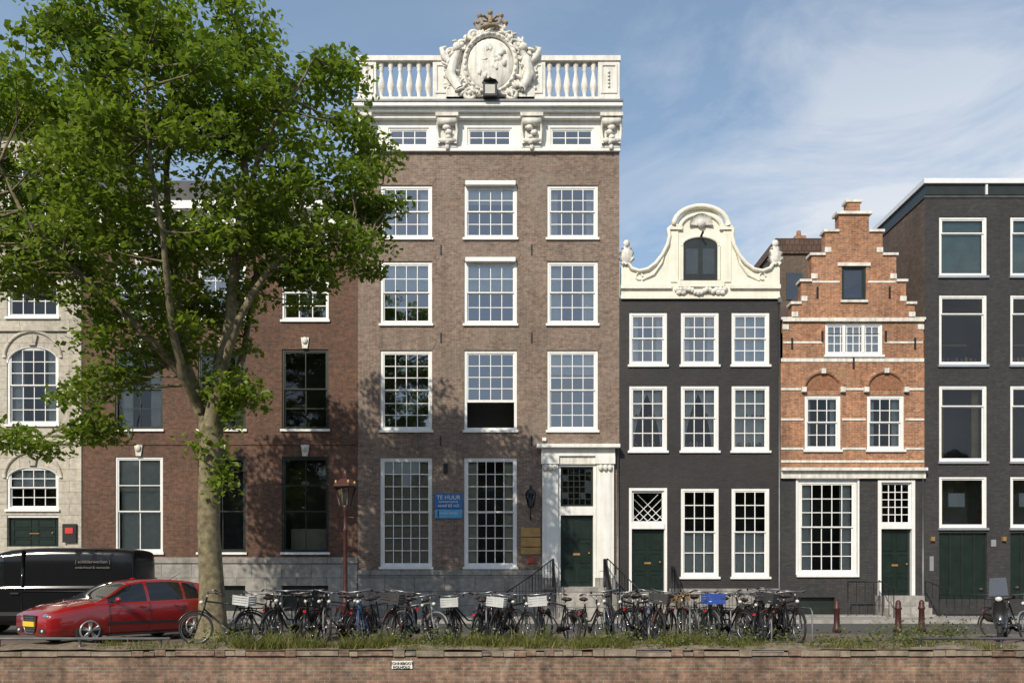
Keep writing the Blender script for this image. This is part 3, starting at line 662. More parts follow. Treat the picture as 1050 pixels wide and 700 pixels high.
railing(b,[(fx(858),-1.0,.16),(fx(892),-1.0,.16)],h=1.2,every=.3)
railing(b,[(fx(895),-.5,.4),(fx(893),-1.8,.1)],h=1.0,every=.4); railing(b,[(fx(942),-.5,.4),(fx(944),-1.8,.1)],h=1.0,every=.4)
body(b,xa,xb,fz(341)-.02,10,BRE)
b['roof'].prism(TILE,[(fx(804),fz(341)),(fx(946),fz(341)),(fx(875),fz(245))],.36,9.9)
b['downpipe'].tube(GREYM,[(fx(945.6),-.06,.3),(fx(945.6),-.06,fz(480))],.035,8)
b.done()

# ================================================================ F modern charcoal building
b=Thing('modern_brick_building',(fx(1010),0,0)); xa,xb=fx(948),fx(1230); zt=fz(203)
wl=[];hl=[]
for (p0,p1) in ((963,1012),(1036,1085),(1110,1159)):
    for r,(t,bm) in enumerate(((222,283),(302,374),(395,473),(488,541))): wl.append((p0,r,(p0,t,p1,bm)))
    hl.append(hole((p0,546,p1,614)))
wh=[hole(w) for _,_,w in wl]
wall(b['walls'],BRF,xa+.003,xb,0,zt,wh+hl)
W=b['walls']; dp=4.3
W.quad(BRG,(xa+.006,dp,0),(xa+.006,0,0),(xa+.006,0,zt),(xa+.006,dp,zt)); W.quad(BRF,(xb,0,0),(xb,dp,0),(xb,dp,zt),(xb,0,zt)); W.quad(BRF,(xb,dp,0),(xa,dp,0),(xa,dp,zt),(xb,dp,zt))
b['roof'].quad(SLATE,(xa,.05,zt-.02),(xb,.05,zt-.02),(xb,dp,zt-.02),(xa,dp,zt-.02))
b['parapet'].box(SLATE,xa-.03,xb,-.03,.2,zt,zt+.08); b['parapet'].box(SLATE,xa-.03,xa+.2,.2,dp,zt,zt+.08)
K=plain('white_steel',(.72,.73,.74),.4,var=.05)
b['roof_frame'].box(K,xa-.06,xb,-.1,.12,fz(189),fz(184)); b['roof_frame'].box(K,xa-.06,xa+.16,.12,dp,fz(189),fz(184))
b['roof_frame'].box(DKFR,xa+.02,xb,.0,.06,fz(199.6),fz(189)-.003); b['roof_frame'].box(DKFR,xa+.02,xa+.06,.06,dp,fz(199.6),fz(189)-.003)
for x in (1010,1083): b['roof_frame'].box(K,fx(x),fx(x+2),-.06,-.003,fz(200),fz(189.2))
GB=plain('greenish_blind',(.36,.45,.40)); OC=plain('ochre_curtain',(.5,.33,.12))
for (p0,r,w),h in zip(wl,wh):
    window(b,*h,cols=1,rows=2 if r in (0,1,2) else 1,fm=WHITEF,fw=.09,cur='none',split=.74 if r<3 else 0,sill=True,siln=ALU,glass=GLASSM,room=[INLIGHT,DARKIN,DARKIN,INLIGHT][r])
    C=b['curtains']
    if r==0: C.quad(GB,(h[0]+.1,.2,h[2]+.1),(h[1]-.1,.2,h[2]+.1),(h[1]-.1,.2,h[3]-.1),(h[0]+.1,.2,h[3]-.1))
    if r==1:
        for k in range(9):
            C.blob(plain('sill_object_%d'%k,(random.uniform(.1,.7),random.uniform(.1,.5),random.uniform(.1,.4))),(h[0]+.15+k*.17,.35,h[2]+.2),(.07,.07,random.uniform(.1,.22)),6,5)
        C.box(plain('shelf_wood',(.3,.18,.08)),h[0]+.2,h[1]-.3,.8,.95,h[2]+.9,h[2]+.98)
    if r==2:
        folds(C,OC,h[0]+.1,h[0]+.35,h[2]+.1,h[3]-.1,.4); folds(C,OC,h[1]-.35,h[1]-.1,h[2]+.1,h[3]-.1,.4)
    if r==3: b['hanging_lamp'].box(WHITE,h[0]+.5,h[0]+1.1,.3,.6,h[2]+.8,h[2]+1.3); b['hanging_lamp'].tube(IRON,[(h[0]+.8,.45,h[2]+1.3),(h[0]+.8,.45,h[3])],.01,4)
for h in hl:
    m=b['door']; m.box(BLACKP,h[0],h[1],.1,.16,h[2],h[3])
    for k in range(1,4): x=h[0]+(h[1]-h[0])*k/4; m.box(DKFR,x-.02,x+.02,.07,.099,h[2]+.05,h[3]-.05)
    b['wall_lights'].box(BRASS,h[0]-.33,h[0]-.2,-.1,0,h[3]-.3,h[3]-.15); 
b['plaques'].box(ALU,fx(1016),fx(1021),-.03,0,fz(560),fz(553))
b['intercom'].box(ALU,fx(953),fx(957),-.03,0,fz(585),fz(570))
railing(b,[(fx(950),-.9,.0),(fx(1010),-.9,.0)],h=.9,every=.25)
b.done()

# background house between gables
b=Thing('brick_house',(17.2,15,0)); b['walls'].box(BRG,13.6,18.0,13,20,0,fz(272)*44/30*1.0-.5)
zt_=fz(272)*44/30-.5
b['roof'].prism(TILE,[(13.5,zt_),(18.1,zt_),(17.8,zt_+.8),(13.8,zt_+.8)],12.9,20); b['chimney'].box(BRE,15.2,15.8,14,14.6,zt_+.8,zt_+1.4); b['chimney_pot'].lathe(BRE,(15.5,14.3,zt_+1.4),[(.15,0),(.12,.35)],8)
b['windows'].box(GLASSD,14.4,15.2,12.96,13.0,zt_-2.4,zt_-1); b['windows'].box(WHITEF,15.9,16.6,12.96,13.0,zt_-2.4,zt_-1)
b.done()

# ================================================================ ground, street, quay, water
QY=-13.2
g=M()
g.quad(PAVE,(-500,QY,0),(500,QY,0),(500,900,0),(-500,900,0)); g.quad(PAVE,(-500,-900,0),(500,-900,0),(500,-31,0),(-500,-31,0))
g.obj('ground')
m=M(); m.box(SLAB,-60,60,-3.0,-.13,.0,.12); m.box(KERB,-60,60,-3.2,-3.0,0,.125); m.obj('sidewalk')
m=M(); m.quad(plain('asphalt',(.07,.066,.062),.9,var=.2,scale=5,bump=.4),(-60,-8.0,.004),(60,-8.0,.004),(60,-3.2,.004),(-60,-3.2,.004)); m.obj('road')
m=M(); nx,ny=300,5; vs=[]
for j in range(ny+1):
    for i in range(nx+1):
        vs.append((-60+120*i/nx,QY-.02+1.5*j/ny,.012+ (random.uniform(0,.09) if 0<j<ny else random.uniform(0,.03))))
m.add(vs,[(j*(nx+1)+i,j*(nx+1)+i+1,(j+1)*(nx+1)+i+1,(j+1)*(nx+1)+i) for j in range(ny) for i in range(nx)],SOIL,True); m.obj('soil_strip')
q=Thing('quay_wall',(0,QY,0)); q['brickwork'].quad(QUAY,(-80,QY,-3),(80,QY,-3),(80,QY,-.02),(-80,QY,-.02))
x=-60
while x<60:
    w=random.uniform(.18,.26) if random.random()<.7 else random.uniform(.5,.9); q['coping_stones'].box(COPE if random.random()<.5 else QUAY,x,x+w-.012,QY-.04-random.uniform(0,.02),QY+.25,-.1+random.uniform(-.01,.01),.0+random.uniform(-.03,.03)); x+=w
q['brickwork'].quad(QUAY,(80,-31,-3),(-80,-31,-3),(-80,-31,-.0),(80,-31,-.0))
q['name_plate'].box(WHITE,(402-525)/50,(423-525)/50,QY-.03,QY,-.36,-.2)
e=q.done(); text('ZONNEBOOT',.075,((412-525)/50,-.04,-.275),IRON,e,'plate_text_1'); text('ROLHOLD',.075,((412-525)/50,-.04,-.35),IRON,e,'plate_text_2')
wm,nt,bs=newmat('canal_water'); bs.inputs['Base Color'].default_value=(.02,.03,.02,1); bs.inputs['Roughness'].default_value=.06
n=N(nt,'ShaderNodeTexNoise'); n.inputs['Scale'].default_value=1.2; tc=N(nt,'ShaderNodeTexCoord'); nt.links.new(tc.outputs['Object'],n.inputs['Vector']); bp=N(nt,'ShaderNodeBump'); bp.inputs['Strength'].default_value=.3; nt.links.new(n.outputs[0],bp.inputs['Height']); nt.links.new(bp.outputs[0],bs.inputs['Normal'])
m=M(); m.quad(wm,(-200,-31,-1.5),(200,-31,-1.5),(200,QY,-1.5),(-200,QY,-1.5)); m.obj('canal_water')
m=M()
for x0,x1 in ((-16,-7.2),(8.5,16)):
    m.tube(GREYM,[(x0,-12.75,.22),(x1,-12.75,.22)],.03,8)
    k=x0+.1
    while k<x1: m.tube(GREYM,[(k,-12.75,0),(k,-12.75,.22)],.03,6); k+=1.7
m.obj('quay_guard_rail')

# ---------------------------------------------------------------- leaf cloud helper
def leafcloud(name,cent,size,mat,parent=None,rnd=None,up=.5,off=(0,0,0)):
    n=len(cent); nrm=rng.normal(size=(n,3)); nrm[:,2]=np.abs(nrm[:,2])+up; nrm/=np.linalg.norm(nrm,axis=1)[:,None]
    t=rng.normal(size=(n,3)); a=np.cross(nrm,t); a/=np.linalg.norm(a,axis=1)[:,None]; c=np.cross(nrm,a)
    s=(size*rng.uniform(.6,1.3,n))[:,None]
    v=np.stack([cent-a*s*.62,cent-c*s*.36+nrm*s*.06,cent+a*s*.62-nrm*s*.1,cent+c*s*.36+nrm*s*.06],1).reshape(-1,3)-np.array(off)
    me=bpy.data.meshes.new(name); me.vertices.add(4*n); me.vertices.foreach_set('co',v.ravel().astype(np.float32))
    me.loops.add(4*n); me.loops.foreach_set('vertex_index',np.arange(4*n,dtype=np.int32)); me.polygons.add(n)
    me.polygons.foreach_set('loop_start',np.arange(0,4*n,4,dtype=np.int32)); me.polygons.foreach_set('loop_total',np.full(n,4,dtype=np.int32))
    me.materials.append(mat); at=me.attributes.new('rnd','FLOAT','FACE'); r=rng.uniform(0,1,n) if rnd is None else rnd
    at.data.foreach_set('value',r.astype(np.float32)); me.update(); me.validate()
    o=bpy.data.objects.new(name,me); scene.collection.objects.link(o)
    if parent: o.parent=parent
    return o
LEAF=leafmat('elm_leaves',(.125,.195,.026),(.26,.38,.03),mixf=.4)
# ================================================================ big elm
TY=-9.5; s=840/(30+TY)
def tp(px,py,dy=0): return Vector(((px-525)/s,TY+dy,1.5-(py-592)/s))
tree=emptyroot('elm_tree',tp(218,653)); off=tuple(tree.location)
ell=[(170,85,105,72,3.2),(250,90,70,68,2.6),(80,125,75,60,2.8),(305,140,60,46,2.3),(200,190,135,75,3.8),(60,215,85,65,3.2),(325,225,62,38,2.4),(130,285,110,55,3.2),
 (30,280,50,36,2.6),(265,275,70,38,2.6),(30,450,46,15,2.0),(100,395,28,24,1.4),(205,320,50,36,2.4),(170,18,65,26,2.0),(240,25,46,26,1.7),(372,262,38,16,1.4),(378,140,22,14,1.0),(85,45,28,24,1.2),(5,150,40,55,2.6),(-25,250,40,50,2.2),(345,80,14,20,.8),(355,190,40,18,1.5),(150,345,45,25,1.6),(120,355,30,25,1.5),(15,95,20,28,1.2),(-40,170,40,70,2.2),
 (145,110,45,70,.7,-2.7),(150,215,50,50,.7,-3.0),(220,140,60,60,.8,-2.8),(85,440,22,12,.8),(235,395,16,14,.8),(385,205,24,12,1.0),(330,290,30,14,1.2)]
wood=M()
base=tp(218,653)
trunk=[base+Vector((0,0,-.1)),base+Vector((0,0,.25)),tp(217,600),tp(214,540),tp(215,490),tp(217,455),tp(216,430,.1)]
wood.tube(BARK,trunk,[.5,.36,.30,.27,.27,.29,.26],14)
limbs=[]
def limb(pts,rad):
    P=[Vector(p) for p in pts]; Q=[];R=[]
    for i in range(len(P)-1):
        for k in range(4):
            t=k/4; p0=P[max(i-1,0)];p1=P[i];p2=P[i+1];p3=P[min(i+2,len(P)-1)]
            q=.5*((2*p1)+(p2-p0)*t+(2*p0-5*p1+4*p2-p3)*t*t+(3*p1-p0-3*p2+p3)*t**3)
            if i+k>0: q=q+Vector((random.uniform(-.04,.04),random.uniform(-.04,.04),0))
            Q.append(q);R.append(rad[i]+(rad[i+1]-rad[i])*t)
    Q.append(P[-1]);R.append(rad[-1]); wood.tube(BARK,Q,R,9); limbs.extend([(q,r) for q,r in zip(Q,R)])
limb([tp(216,440),tp(228,390,-.2),tp(240,330,-.3),tp(245,260,-.2),tp(250,180,0),tp(245,90,.2),tp(243,20,.3)],[.2,.17,.14,.12,.09,.06,.02])
limb([tp(215,445),tp(195,400,.3),tp(178,350,.5),(tp(170,280,.6)),tp(165,190,.4),tp(170,100,.2),tp(172,20,0)],[.2,.16,.14,.11,.08,.045,.02])
limb([tp(190,392,.3),tp(160,350,-.6),tp(120,310,-1.1),tp(70,260,-1.5),tp(40,200,-1.6)],[.12,.1,.08,.06,.02])
limb([tp(180,360,.4),tp(140,365,1.2),tp(95,385,1.4),tp(45,425,1.2),tp(5,448,1.0)],[.09,.08,.06,.04,.02])
limb([tp(230,385,-.2),tp(255,340,-.8),tp(290,290,-1.0),tp(335,262,-.9),tp(385,258,-.8)],[.1,.09,.07,.04,.015])
limb([tp(240,320,-.3),tp(265,260,.8),tp(305,210,1.2),tp(340,180,1.3),tp(385,165,1.2)],[.1,.08,.06,.04,.015])
limb([tp(248,220,-.1),tp(280,170,-.8),tp(310,130,-1.2),tp(335,90,-1.2)],[.08,.06,.04,.015])
limb([tp(170,260,.6),tp(130,200,1.3),tp(90,140,1.5),tp(70,60,1.2)],[.1,.07,.05,.015])
limb([tp(172,300,.5),tp(120,280,1.8),tp(60,285,2.0),tp(-10,280,1.8)],[.09,.07,.05,.015])
limb([tp(216,450,0),tp(218,410,.9),tp(222,340,2.0),tp(228,250,2.6),tp(220,150,2.4)],[.14,.12,.09,.06,.02])
limb([tp(205,420,.0),tp(200,380,-1.0),tp(205,300,-2.0),tp(200,200,-2.6),tp(190,110,-2.2)],[.13,.10,.07,.045,.015])
cl=[]
for q in ell:
    (cx,cy,rx,ry,rd)=q[:5]; dy=q[5] if len(q)>5 else 0
    n=max(6,int(rx*ry*rd/ 500))
    for k in range(n):
        d=rng.normal(size=3); d/=np.linalg.norm(d); r=rng.uniform(.35,1)**.6
        p=tp(cx+d[0]*r*rx,cy+d[2]*r*ry,d[1]*r*rd+dy)
        cl.append((p,rng.uniform(.33,.8)))
LC=[(q,r) for q,r in limbs]
cents=[];rn=[]
for p,R in cl:
    q,r=min(LC,key=lambda t:(t[0]-p).length+ (0 if t[0].z<p.z+.1 else 1.5))
    if (q-p).length<3.0 and p.z>q.z-.4:
        mid=(q+p)*.5+Vector((random.uniform(-.2,.2),random.uniform(-.2,.2),-.1)); wood.tube(BARK,[q,mid,p],[min(r,.03),.018,.006],5)
    nl=int(150*R/.66); a=rng.normal(size=(nl,3)); a/=np.linalg.norm(a,axis=1)[:,None]; rr=R*rng.uniform(.1,1.15,nl)**.5
    pts=np.array(p)+a*rr[:,None]*np.array([1.25,1.15,.5]); pts[:,2]-=.25*((pts[:,0]-p[0])**2+(pts[:,1]-p[1])**2); cents.append(pts)
    base_=np.clip(rng.normal(.46,.19),0.03,.92); rn.append(np.clip(base_+rng.normal(0,.16,nl),0,1))
for k in range(12):
    p=np.array(tp(rng.uniform(198,238),rng.uniform(415,505),rng.uniform(-.3,.3))); nl=45; cents.append(p+rng.normal(size=(nl,3))*np.array([.2,.2,.22])); rn.append(rng.uniform(.4,1,nl))
cents=np.concatenate(cents); rn=np.concatenate(rn)
leafcloud('leaves',cents,.148,LEAF,tree,rn,off=off)
wood.obj('trunk_and_limbs',parent=tree,sub=off)
print('leaves',len(cents),'clumps',len(cl))

# the far bank of the canal, behind the camera: trees and a terrace of houses (mirrored in the window panes)
dl=[]
for x in np.arange(-60,61,7.5):
    c=np.array([x+rng.uniform(-1,1),-47+rng.uniform(-1,1),8.0]); a=rng.normal(size=(900,3)); a/=np.linalg.norm(a,axis=1)[:,None]
    dl.append(c+a*(rng.uniform(.3,1,900)**.5)[:,None]*np.array([4.2,3,4.2]))
DLEAF=leafmat('distant_leaves',(.08,.12,.02),(.1,.15,.02))
dt=emptyroot('distant_trees',(0,-47,0)); leafcloud('foliage',np.concatenate(dl),.75,DLEAF,dt,off=(0,-47,0))
m=M()
for x in np.arange(-60,61,7.5): m.tube(BARK,[(x,-47,0),(x,-47,7)],[.25,.15],8)
m.obj('trunks',parent=dt,sub=(0,-47,0))
x=-62
while x<60:
    w=random.uniform(6,8.5); H_=random.uniform(11.5,14.5); b=Thing('far_bank_house',(x+w/2,-62,0)); br_=random.choice([BRB,BRC,BRG,BRD])
    b['walls'].box(br_,x,x+w-.05,-72,-62,0,H_); b['roof'].prism(TILE,[(x,H_+.01),(x+w-.05,H_+.01),(x+w/2,H_+2.4)],-71.9,-62.1)
    for i in range(3):
        for j in range(4):
            wx=x+w*(i+.5)/3; wz=1.2+j*2.9
            b['windows'].box(WHITEF,wx-.65,wx+.65,-62.0,-61.95,wz,wz+1.9); b['windows'].box(DKFR,wx-.55,wx+.55,-61.95,-61.93,wz+.1,wz+1.8)
    b['cornice'].box(WHITE,x+.02,x+w-.07,-62,-61.7,H_-.4,H_-.02); b.done(); x+=w

# ================================================================ grass and weeds
GRM=leafmat('grass_blades',(.15,.165,.05),(.2,.24,.05))
def grass(name,n,xr,yr,hmin,hmax,dens=None):
    vs=[];fs=[];r=[]; k=0
    while k<n:
        x=random.uniform(*xr); y=random.uniform(*yr)
        dd=dens(x,y)
        if random.random()>dd: continue
        h=random.uniform(hmin,hmax)*(.5+dd)*(1 if random.random()<.9 else 1.8); a=random.uniform(0,6.28); w=random.uniform(.006,.014); l=random.uniform(.2,.8)*h
        dx,dy=math.cos(a),math.sin(a); ax=random.uniform(0,6.28)
        o=len(vs); vs+=[(x-dx*w,y-dy*w,0.02),(x+dx*w,y+dy*w,0.02),(x+dx*w*.7+math.cos(ax)*l*.4,y+dy*w*.7+math.sin(ax)*l*.4,h*.6),(x-dx*w*.7+math.cos(ax)*l*.4,y-dy*w*.7+math.sin(ax)*l*.4,h*.6),(x+math.cos(ax)*l,y+math.sin(ax)*l,h)]
        fs+=[(o,o+1,o+2,o+3),(o+3,o+2,o+4)]; q=random.random(); r+=[q,q]; k+=1
    me=bpy.data.meshes.new(name); me.from_pydata(vs,[],fs); me.materials.append(GRM); at=me.attributes.new('rnd','FLOAT','FACE'); at.data.foreach_set('value',r)
    o=bpy.data.objects.new(name,me); scene.collection.objects.link(o)
def dn(x,y):
    v=mn.noise(Vector((x*.9,y*1.5,0)))+.6*mn.noise(Vector((x*3.1,y*3,5)))
    v=min(1,max(.03,.25+1.1*v)); return v*(1 if -6.5<x<5.2 else .35)
grass('grass',14000,(-9,10.5),(-13.15,-11.75),.07,.25,dn)
wp=[]
for k in range(80):
    x=random.uniform(-7,9.5); h=random.uniform(.08,.26); n=45; wp.append(np.array([x,-12.5+random.uniform(-.5,.6),h])+rng.normal(size=(n,3))*np.array([.15,.12,h*.5]))
for k in range(14):
    x=random.uniform(8.2,10.4); n=70; wp.append(np.array([x,-11.5,.25])+rng.normal(size=(n,3))*np.array([.25,.2,.14]))
wp=np.concatenate(wp); wp=wp[wp[:,2]>.01]; leafcloud('weeds',wp,.06,leafmat('weed_leaves',(.12,.155,.045),(.14,.2,.03)))

# ================================================================ bicycles
TYRE=plain('tyre_rubber',(.02,.02,.02),.8,var=.1); CHROME=plain('dull_chrome',(.33,.33,.34),.35,metal=.9,var=.1); SADD=plain('saddle_leather',(.03,.02,.015),.5,var=.2)
CRATE=plain('crate_grey_plastic',(.48,.48,.47),.6,var=.15); CRATEB=plain('crate_blue_plastic',(.03,.08,.35),.5,var=.1); CRATEK=plain('crate_black_plastic',(.03,.03,.03),.5,var=.1); WICK=plain('wicker',(.2,.13,.07),.8,var=.3,scale=20); LAMPW=plain('lamp_lens',(.6,.6,.55),.2,var=0); REDL=plain('red_reflector',(.5,.02,.02),.3,var=0)
def bike_mesh(name,paint,box=None,step=False):
    m=M(); R=.345
    for x in (0,1.1):
        m.ring(TYRE,(x,0,R),R-.02,.024,28,6); m.ring(CHROME,(x,0,R),R-.047,.010,28,4)
        m.lathe(CHROME,(x,-.05,R),[(.025,0),(.025,.1)],8,'y')
        for k in range(16):
            t=2*math.pi*k/16; m.tube(CHROME,[(x+.02*math.cos(t+.5),.02*(-1)**k,R+.02*math.sin(t+.5)),(x+(R-.05)*math.cos(t),0,R+(R-.05)*math.sin(t))],.0022,3)
    m.ring(paint,(0,0,R),R+.03,.018,14,5,a0=math.radians(20),a1=math.radians(190)); m.ring(paint,(1.1,0,R),R+.03,.018,12,5,a0=math.radians(20),a1=math.radians(150))
    bb=(.45,0,.28); st=(.27,0,.88); hb=(.95,0,.76); t=.02
    m.tube(paint,[bb,st],t,6)
    if step: m.tube(paint,[(.38,0,.48),(.6,0,.5),(.93,0,.82)],t,6); m.tube(paint,[bb,(.62,0,.33),hb],t,6)
    else: m.tube(paint,[(.28,0,.84),(.91,0,.92)],t,6); m.tube(paint,[bb,hb],t,6)
    m.tube(paint,[(.89,0,1.0),hb],.022,6)
    for y in (-.06,.06):
        m.tube(paint,[(0,y,R),(.42,y*.5,.28)],.012,5); m.tube(paint,[(0,y,R),(.28,y*.3,.82)],.011,5)
        m.tube(paint,[(1.1,y,R),(1.02,y,.58),(.95,y*.3,.76)],.014,5)
    m.tube(CHROME,[st,(.25,0,.97)],.014,6)
    m.blob(SADD,(.2,0,1.0),(.15,.1,.05),10,6); m.blob(SADD,(.33,0,1.0),(.1,.035,.03),8,5)
    m.tube(CHROME,[(.89,0,1.0),(.87,0,1.1)],.015,6)
    m.tube(CHROME,[(.62,-.29,1.09),(.76,-.29,1.13),(.88,-.15,1.11),(.88,.15,1.11),(.76,.29,1.13),(.62,.29,1.09)],.013,6)
    for y in (-.29,.29): m.tube(SADD,[(.6,y,1.09),(.74,y*.98,1.125)],.02,6)
    for y in (-.16,.16): m.tube(IRON,[(.9,y,1.1),(.98,y*.6,1.02),(.93,0,.8)],.005,4)
    m.tube(paint if step else IRON,[(.02,.05,R),(.45,.05,.29)],[.035,.07],8); m.lathe(IRON,(.45,.03,.28),[(.09,0),(.09,.02)],14,'y')
    for sgn in (-1,1):
        m.tube(CHROME,[(.45,sgn*.08,.28),(.45+sgn*.13,sgn*.09,.28-sgn*.09)],.01,5); m.box(TYRE,.45+sgn*.13-.04,.45+sgn*.13+.04,sgn*.1,sgn*.18,.27-sgn*.09,.29-sgn*.09)
    for y in (-.06,.06):
        m.tube(IRON,[(.24,y,.76),(-.25,y,.76)],.008,4); m.tube(IRON,[(0,y*1.2,R),(-.12,y,.76)],.008,4)
    m.tube(IRON,[(-.25,-.06,.76),(-.25,.06,.76)],.008,4); m.box(REDL,-.28,-.26,-.03,.03,.66,.71)
    m.blob(LAMPW,(1.0,0,.90),(.05,.04,.04)); m.tube(IRON,[(.0,-.04,R),(.12,-.14,.01)],.01,4)
    if box:
        kind,mat=box
        x0,x1,y0,y1,z0,z1=(.98,1.28,-.2,.2,.86,1.08) if kind=='front' else (-.32,.04,-.2,.2,.78,1.0)
        tt=.012; m.box(mat,x0,x1,y0,y1,z0,z0+tt)
        nb=4
        for k in range(nb):
            za=z0+tt+(z1-z0-tt)*k/nb; zb=za+(z1-z0)/nb*.72
            m.box(mat,x0,x0+tt,y0,y1,za,zb);m.box(mat,x1-tt,x1,y0,y1,za,zb);m.box(mat,x0+tt,x1-tt,y0,y0+tt,za,zb);m.box(mat,x0+tt,x1-tt,y1-tt,y1,za,zb)
        for xx in (x0-.004,x1-.011):
            for yy in (y0-.004,y1-.011,(y0+y1)/2): m.box(mat,xx,xx+.015,yy,yy+.015,z0,z1)
        if kind=='front': m.tube(IRON,[(1.1,-.06,R),(1.12,-.1,.86)],.008,4); m.tube(IRON,[(1.1,.06,R),(1.12,.1,.86)],.008,4)
    if name.endswith('bags'):
        for y in (-.13,.13): m.blob(SADD,(-.08,y,.58),(.2,.07,.17),8,6)
    me=m.mesh(name)
    me.transform(Matrix.Translation((-.5,0,0))); return me
P=lambda n,c:plain(n,c,.35,var=.1,coat=.3)
bm=[bike_mesh('bicycle_black',P('bike_black',(.015,.015,.017))),bike_mesh('bicycle_crate',P('bike_black2',(.02,.02,.022)),('front',CRATE)),bike_mesh('bicycle_step',P('bike_blue',(.03,.06,.14)),None,True),
    bike_mesh('bicycle_wicker',P('bike_green',(.02,.05,.035)),('front',WICK),True),bike_mesh('bicycle_bluecrate',P('bike_grey',(.1,.1,.1)),('front',CRATEB)),bike_mesh('bicycle_bags',P('bike_black3',(.012,.012,.012)),None,True),bike_mesh('bicycle_cratek',P('bike_brown',(.08,.03,.02)),('front',CRATEK)),bike_mesh('bicycle_silver',P('bike_silver',(.2,.205,.21)),None,False),bike_mesh('bicycle_dutch',P('bike_darkred',(.10,.015,.012)),None,True)]
def bike(px,ang,mi,y=-10.3,lean=None,sc=1):
    o=bpy.data.objects.new('bicycle',bm[mi]); d=30+y; lean=random.uniform(-.17,.17) if lean is None else lean
    o.location=((px-525)*d/840,y,.0); o.rotation_euler=(lean,0,math.radians(ang)); sc=sc*random.uniform(.97,1.1); o.scale=(sc,sc,sc); scene.collection.objects.link(o)
seq=[(232,-152,0,-11.7),(264,-100,1,-10.8),(281,-75,0,-10.4),(297,-120,5,-10.9),(318,95,0,-10.6),(328,-60,5,-10.8),(345,-125,0,-10.4),(374,-80,2,-11.0),(386,60,0,-10.6),(408,-110,6,-10.7),(428,-40,7,-11.1),(441,-95,0,-10.6),(466,-85,1,-10.9),(484,-135,5,-10.6),(495,75,0,-11.0),(513,-95,1,-10.8),(529,-55,0,-10.6),(556,-88,1,-11.0),(573,110,0,-10.6),(604,-80,5,-10.8),(626,-95,7,-10.9),(648,-125,0,-10.7),(656,-60,0,-11.0),(678,-110,6,-10.6),(718,-85,4,-11.1),(733,-115,0,-10.8),(748,-65,5,-10.7),(768,-95,0,-10.9),(779,55,0,-10.8),(795,-120,6,-10.7),(808,-85,0,-10.9),
 (1046,-15,5,-10.3),(1066,-150,7,-11.2)]
for a in seq: bike(a[0],a[1]+random.uniform(-14,14),a[2],a[3]+random.uniform(-.25,.25))
for k in range(15):
    bike(random.choice([random.uniform(268,545),random.uniform(640,812)]),random.choice([-90,90])+random.uniform(-50,50),random.choice([0,5,0,2,7,5,6,0,3]),-9.2+random.uniform(-.5,.3))
m=M()
for k in range(15):
    x=-6.3+k*.95; m.tube(GREYM,[(x,-10.9,0),(x,-10.9,.7),(x,-10.8,.78),(x,-10.2,.78),(x,-10.1,.7),(x,-10.1,0)],.02,8)
m.obj('bicycle_rack')
# motor scooter parked at the right
PLT=plain('yellow_number_plate',(.75,.5,.03),.4,var=0)
SC=plain('scooter_black_paint',(.02,.02,.022),.3,var=.1,coat=.6); m=M()
for x in (0,1.25):
    m.ring(TYRE,(x,0,.22),.165,.055,20,8); m.lathe(CHROME,(x,-.03,.22),[(.1,0),(.1,.06)],12,'y')
m.blob(SC,(.1,0,.55),(.42,.17,.2),12,8); m.blob(SADD,(.15,0,.76),(.38,.15,.08),12,6); m.tube(SC,[(.35,0,.4),(.5,0,.27),(.9,0,.27),(1.05,0,.35)],[.12,.09,.09,.1],8)
m.tube(SC,[(1.05,0,.32),(1.0,0,.6),(.95,0,.92)],[.12,.17,.13],10); m.tube(SC,[(1.25,0,.24),(1.15,0,.45),(1.02,0,.85)],.04,8); m.blob(SC,(1.22,0,.44),(.2,.08,.07),10,6)
m.tube(IRON,[(.86,-.32,1.02),(.95,-.1,1.0),(.95,.1,1.0),(.86,.32,1.02)],.018,6); m.blob(SC,(.98,0,1.0),(.1,.12,.09),10,8); m.blob(LAMPW,(1.06,0,1.0),(.05,.08,.06),8,6)
for s_ in (-1,1): m.tube(IRON,[(.9,s_*.28,1.02),(.88,s_*.36,1.2)],.008,4); m.blob(IRON,(.88,s_*.37,1.24),(.02,.07,.05),8,6)
m.add([(1.0,-.2,1.08),(1.0,.2,1.08),(.88,.17,1.5),(.88,-.17,1.5)],[(0,1,2,3)],GLASSD); m.box(REDL,-.33,-.28,-.08,.08,.55,.62); m.tube(IRON,[(.0,-.12,.3),(-.3,-.14,.34)],.045,8); m.box(PLT,-.36,-.34,-.07,.07,.38,.5)
m.obj('motor_scooter',(12.1,-9.9,0),rot=(0.06,0,math.radians(235)))

# ================================================================ lamps, bollards
L=Thing('street_lamp',((354-525)/41,-9.5,0)); x,y=(354-525)/41,-9.5
L['post'].lathe(OXRED,(x,y,0),[(.17,0),(.17,.25),(.12,.3),(.11,.75),(.13,.8),(.08,.9),(.055,1.3),(.05,2.6),(.07,2.65),(.045,2.7),(.04,3.1),(.07,3.14),(.05,3.18),(.10,3.24)],12)
L['post'].tube(OXRED,[(x-.22,y,2.95),(x+.22,y,2.95)],.018,6)
L['lantern_glass'].lathe(glassmat('lantern_glass',.15,(.85,.83,.75)),(x,y,3.25),[(.13,0),(.25,.45)],4,smooth=False)
L['lamp_burner'].lathe(MILK,(x,y,3.27),[(.03,0),(.07,.08),(.07,.25),(.03,.33)],10)
for k in range(4):
    t=math.pi/2*k; L['lantern_frame'].tube(OXRED,[(x+.14*math.cos(t),y+.14*math.sin(t),3.24),(x+.27*math.cos(t),y+.27*math.sin(t),3.72)],.022,5)
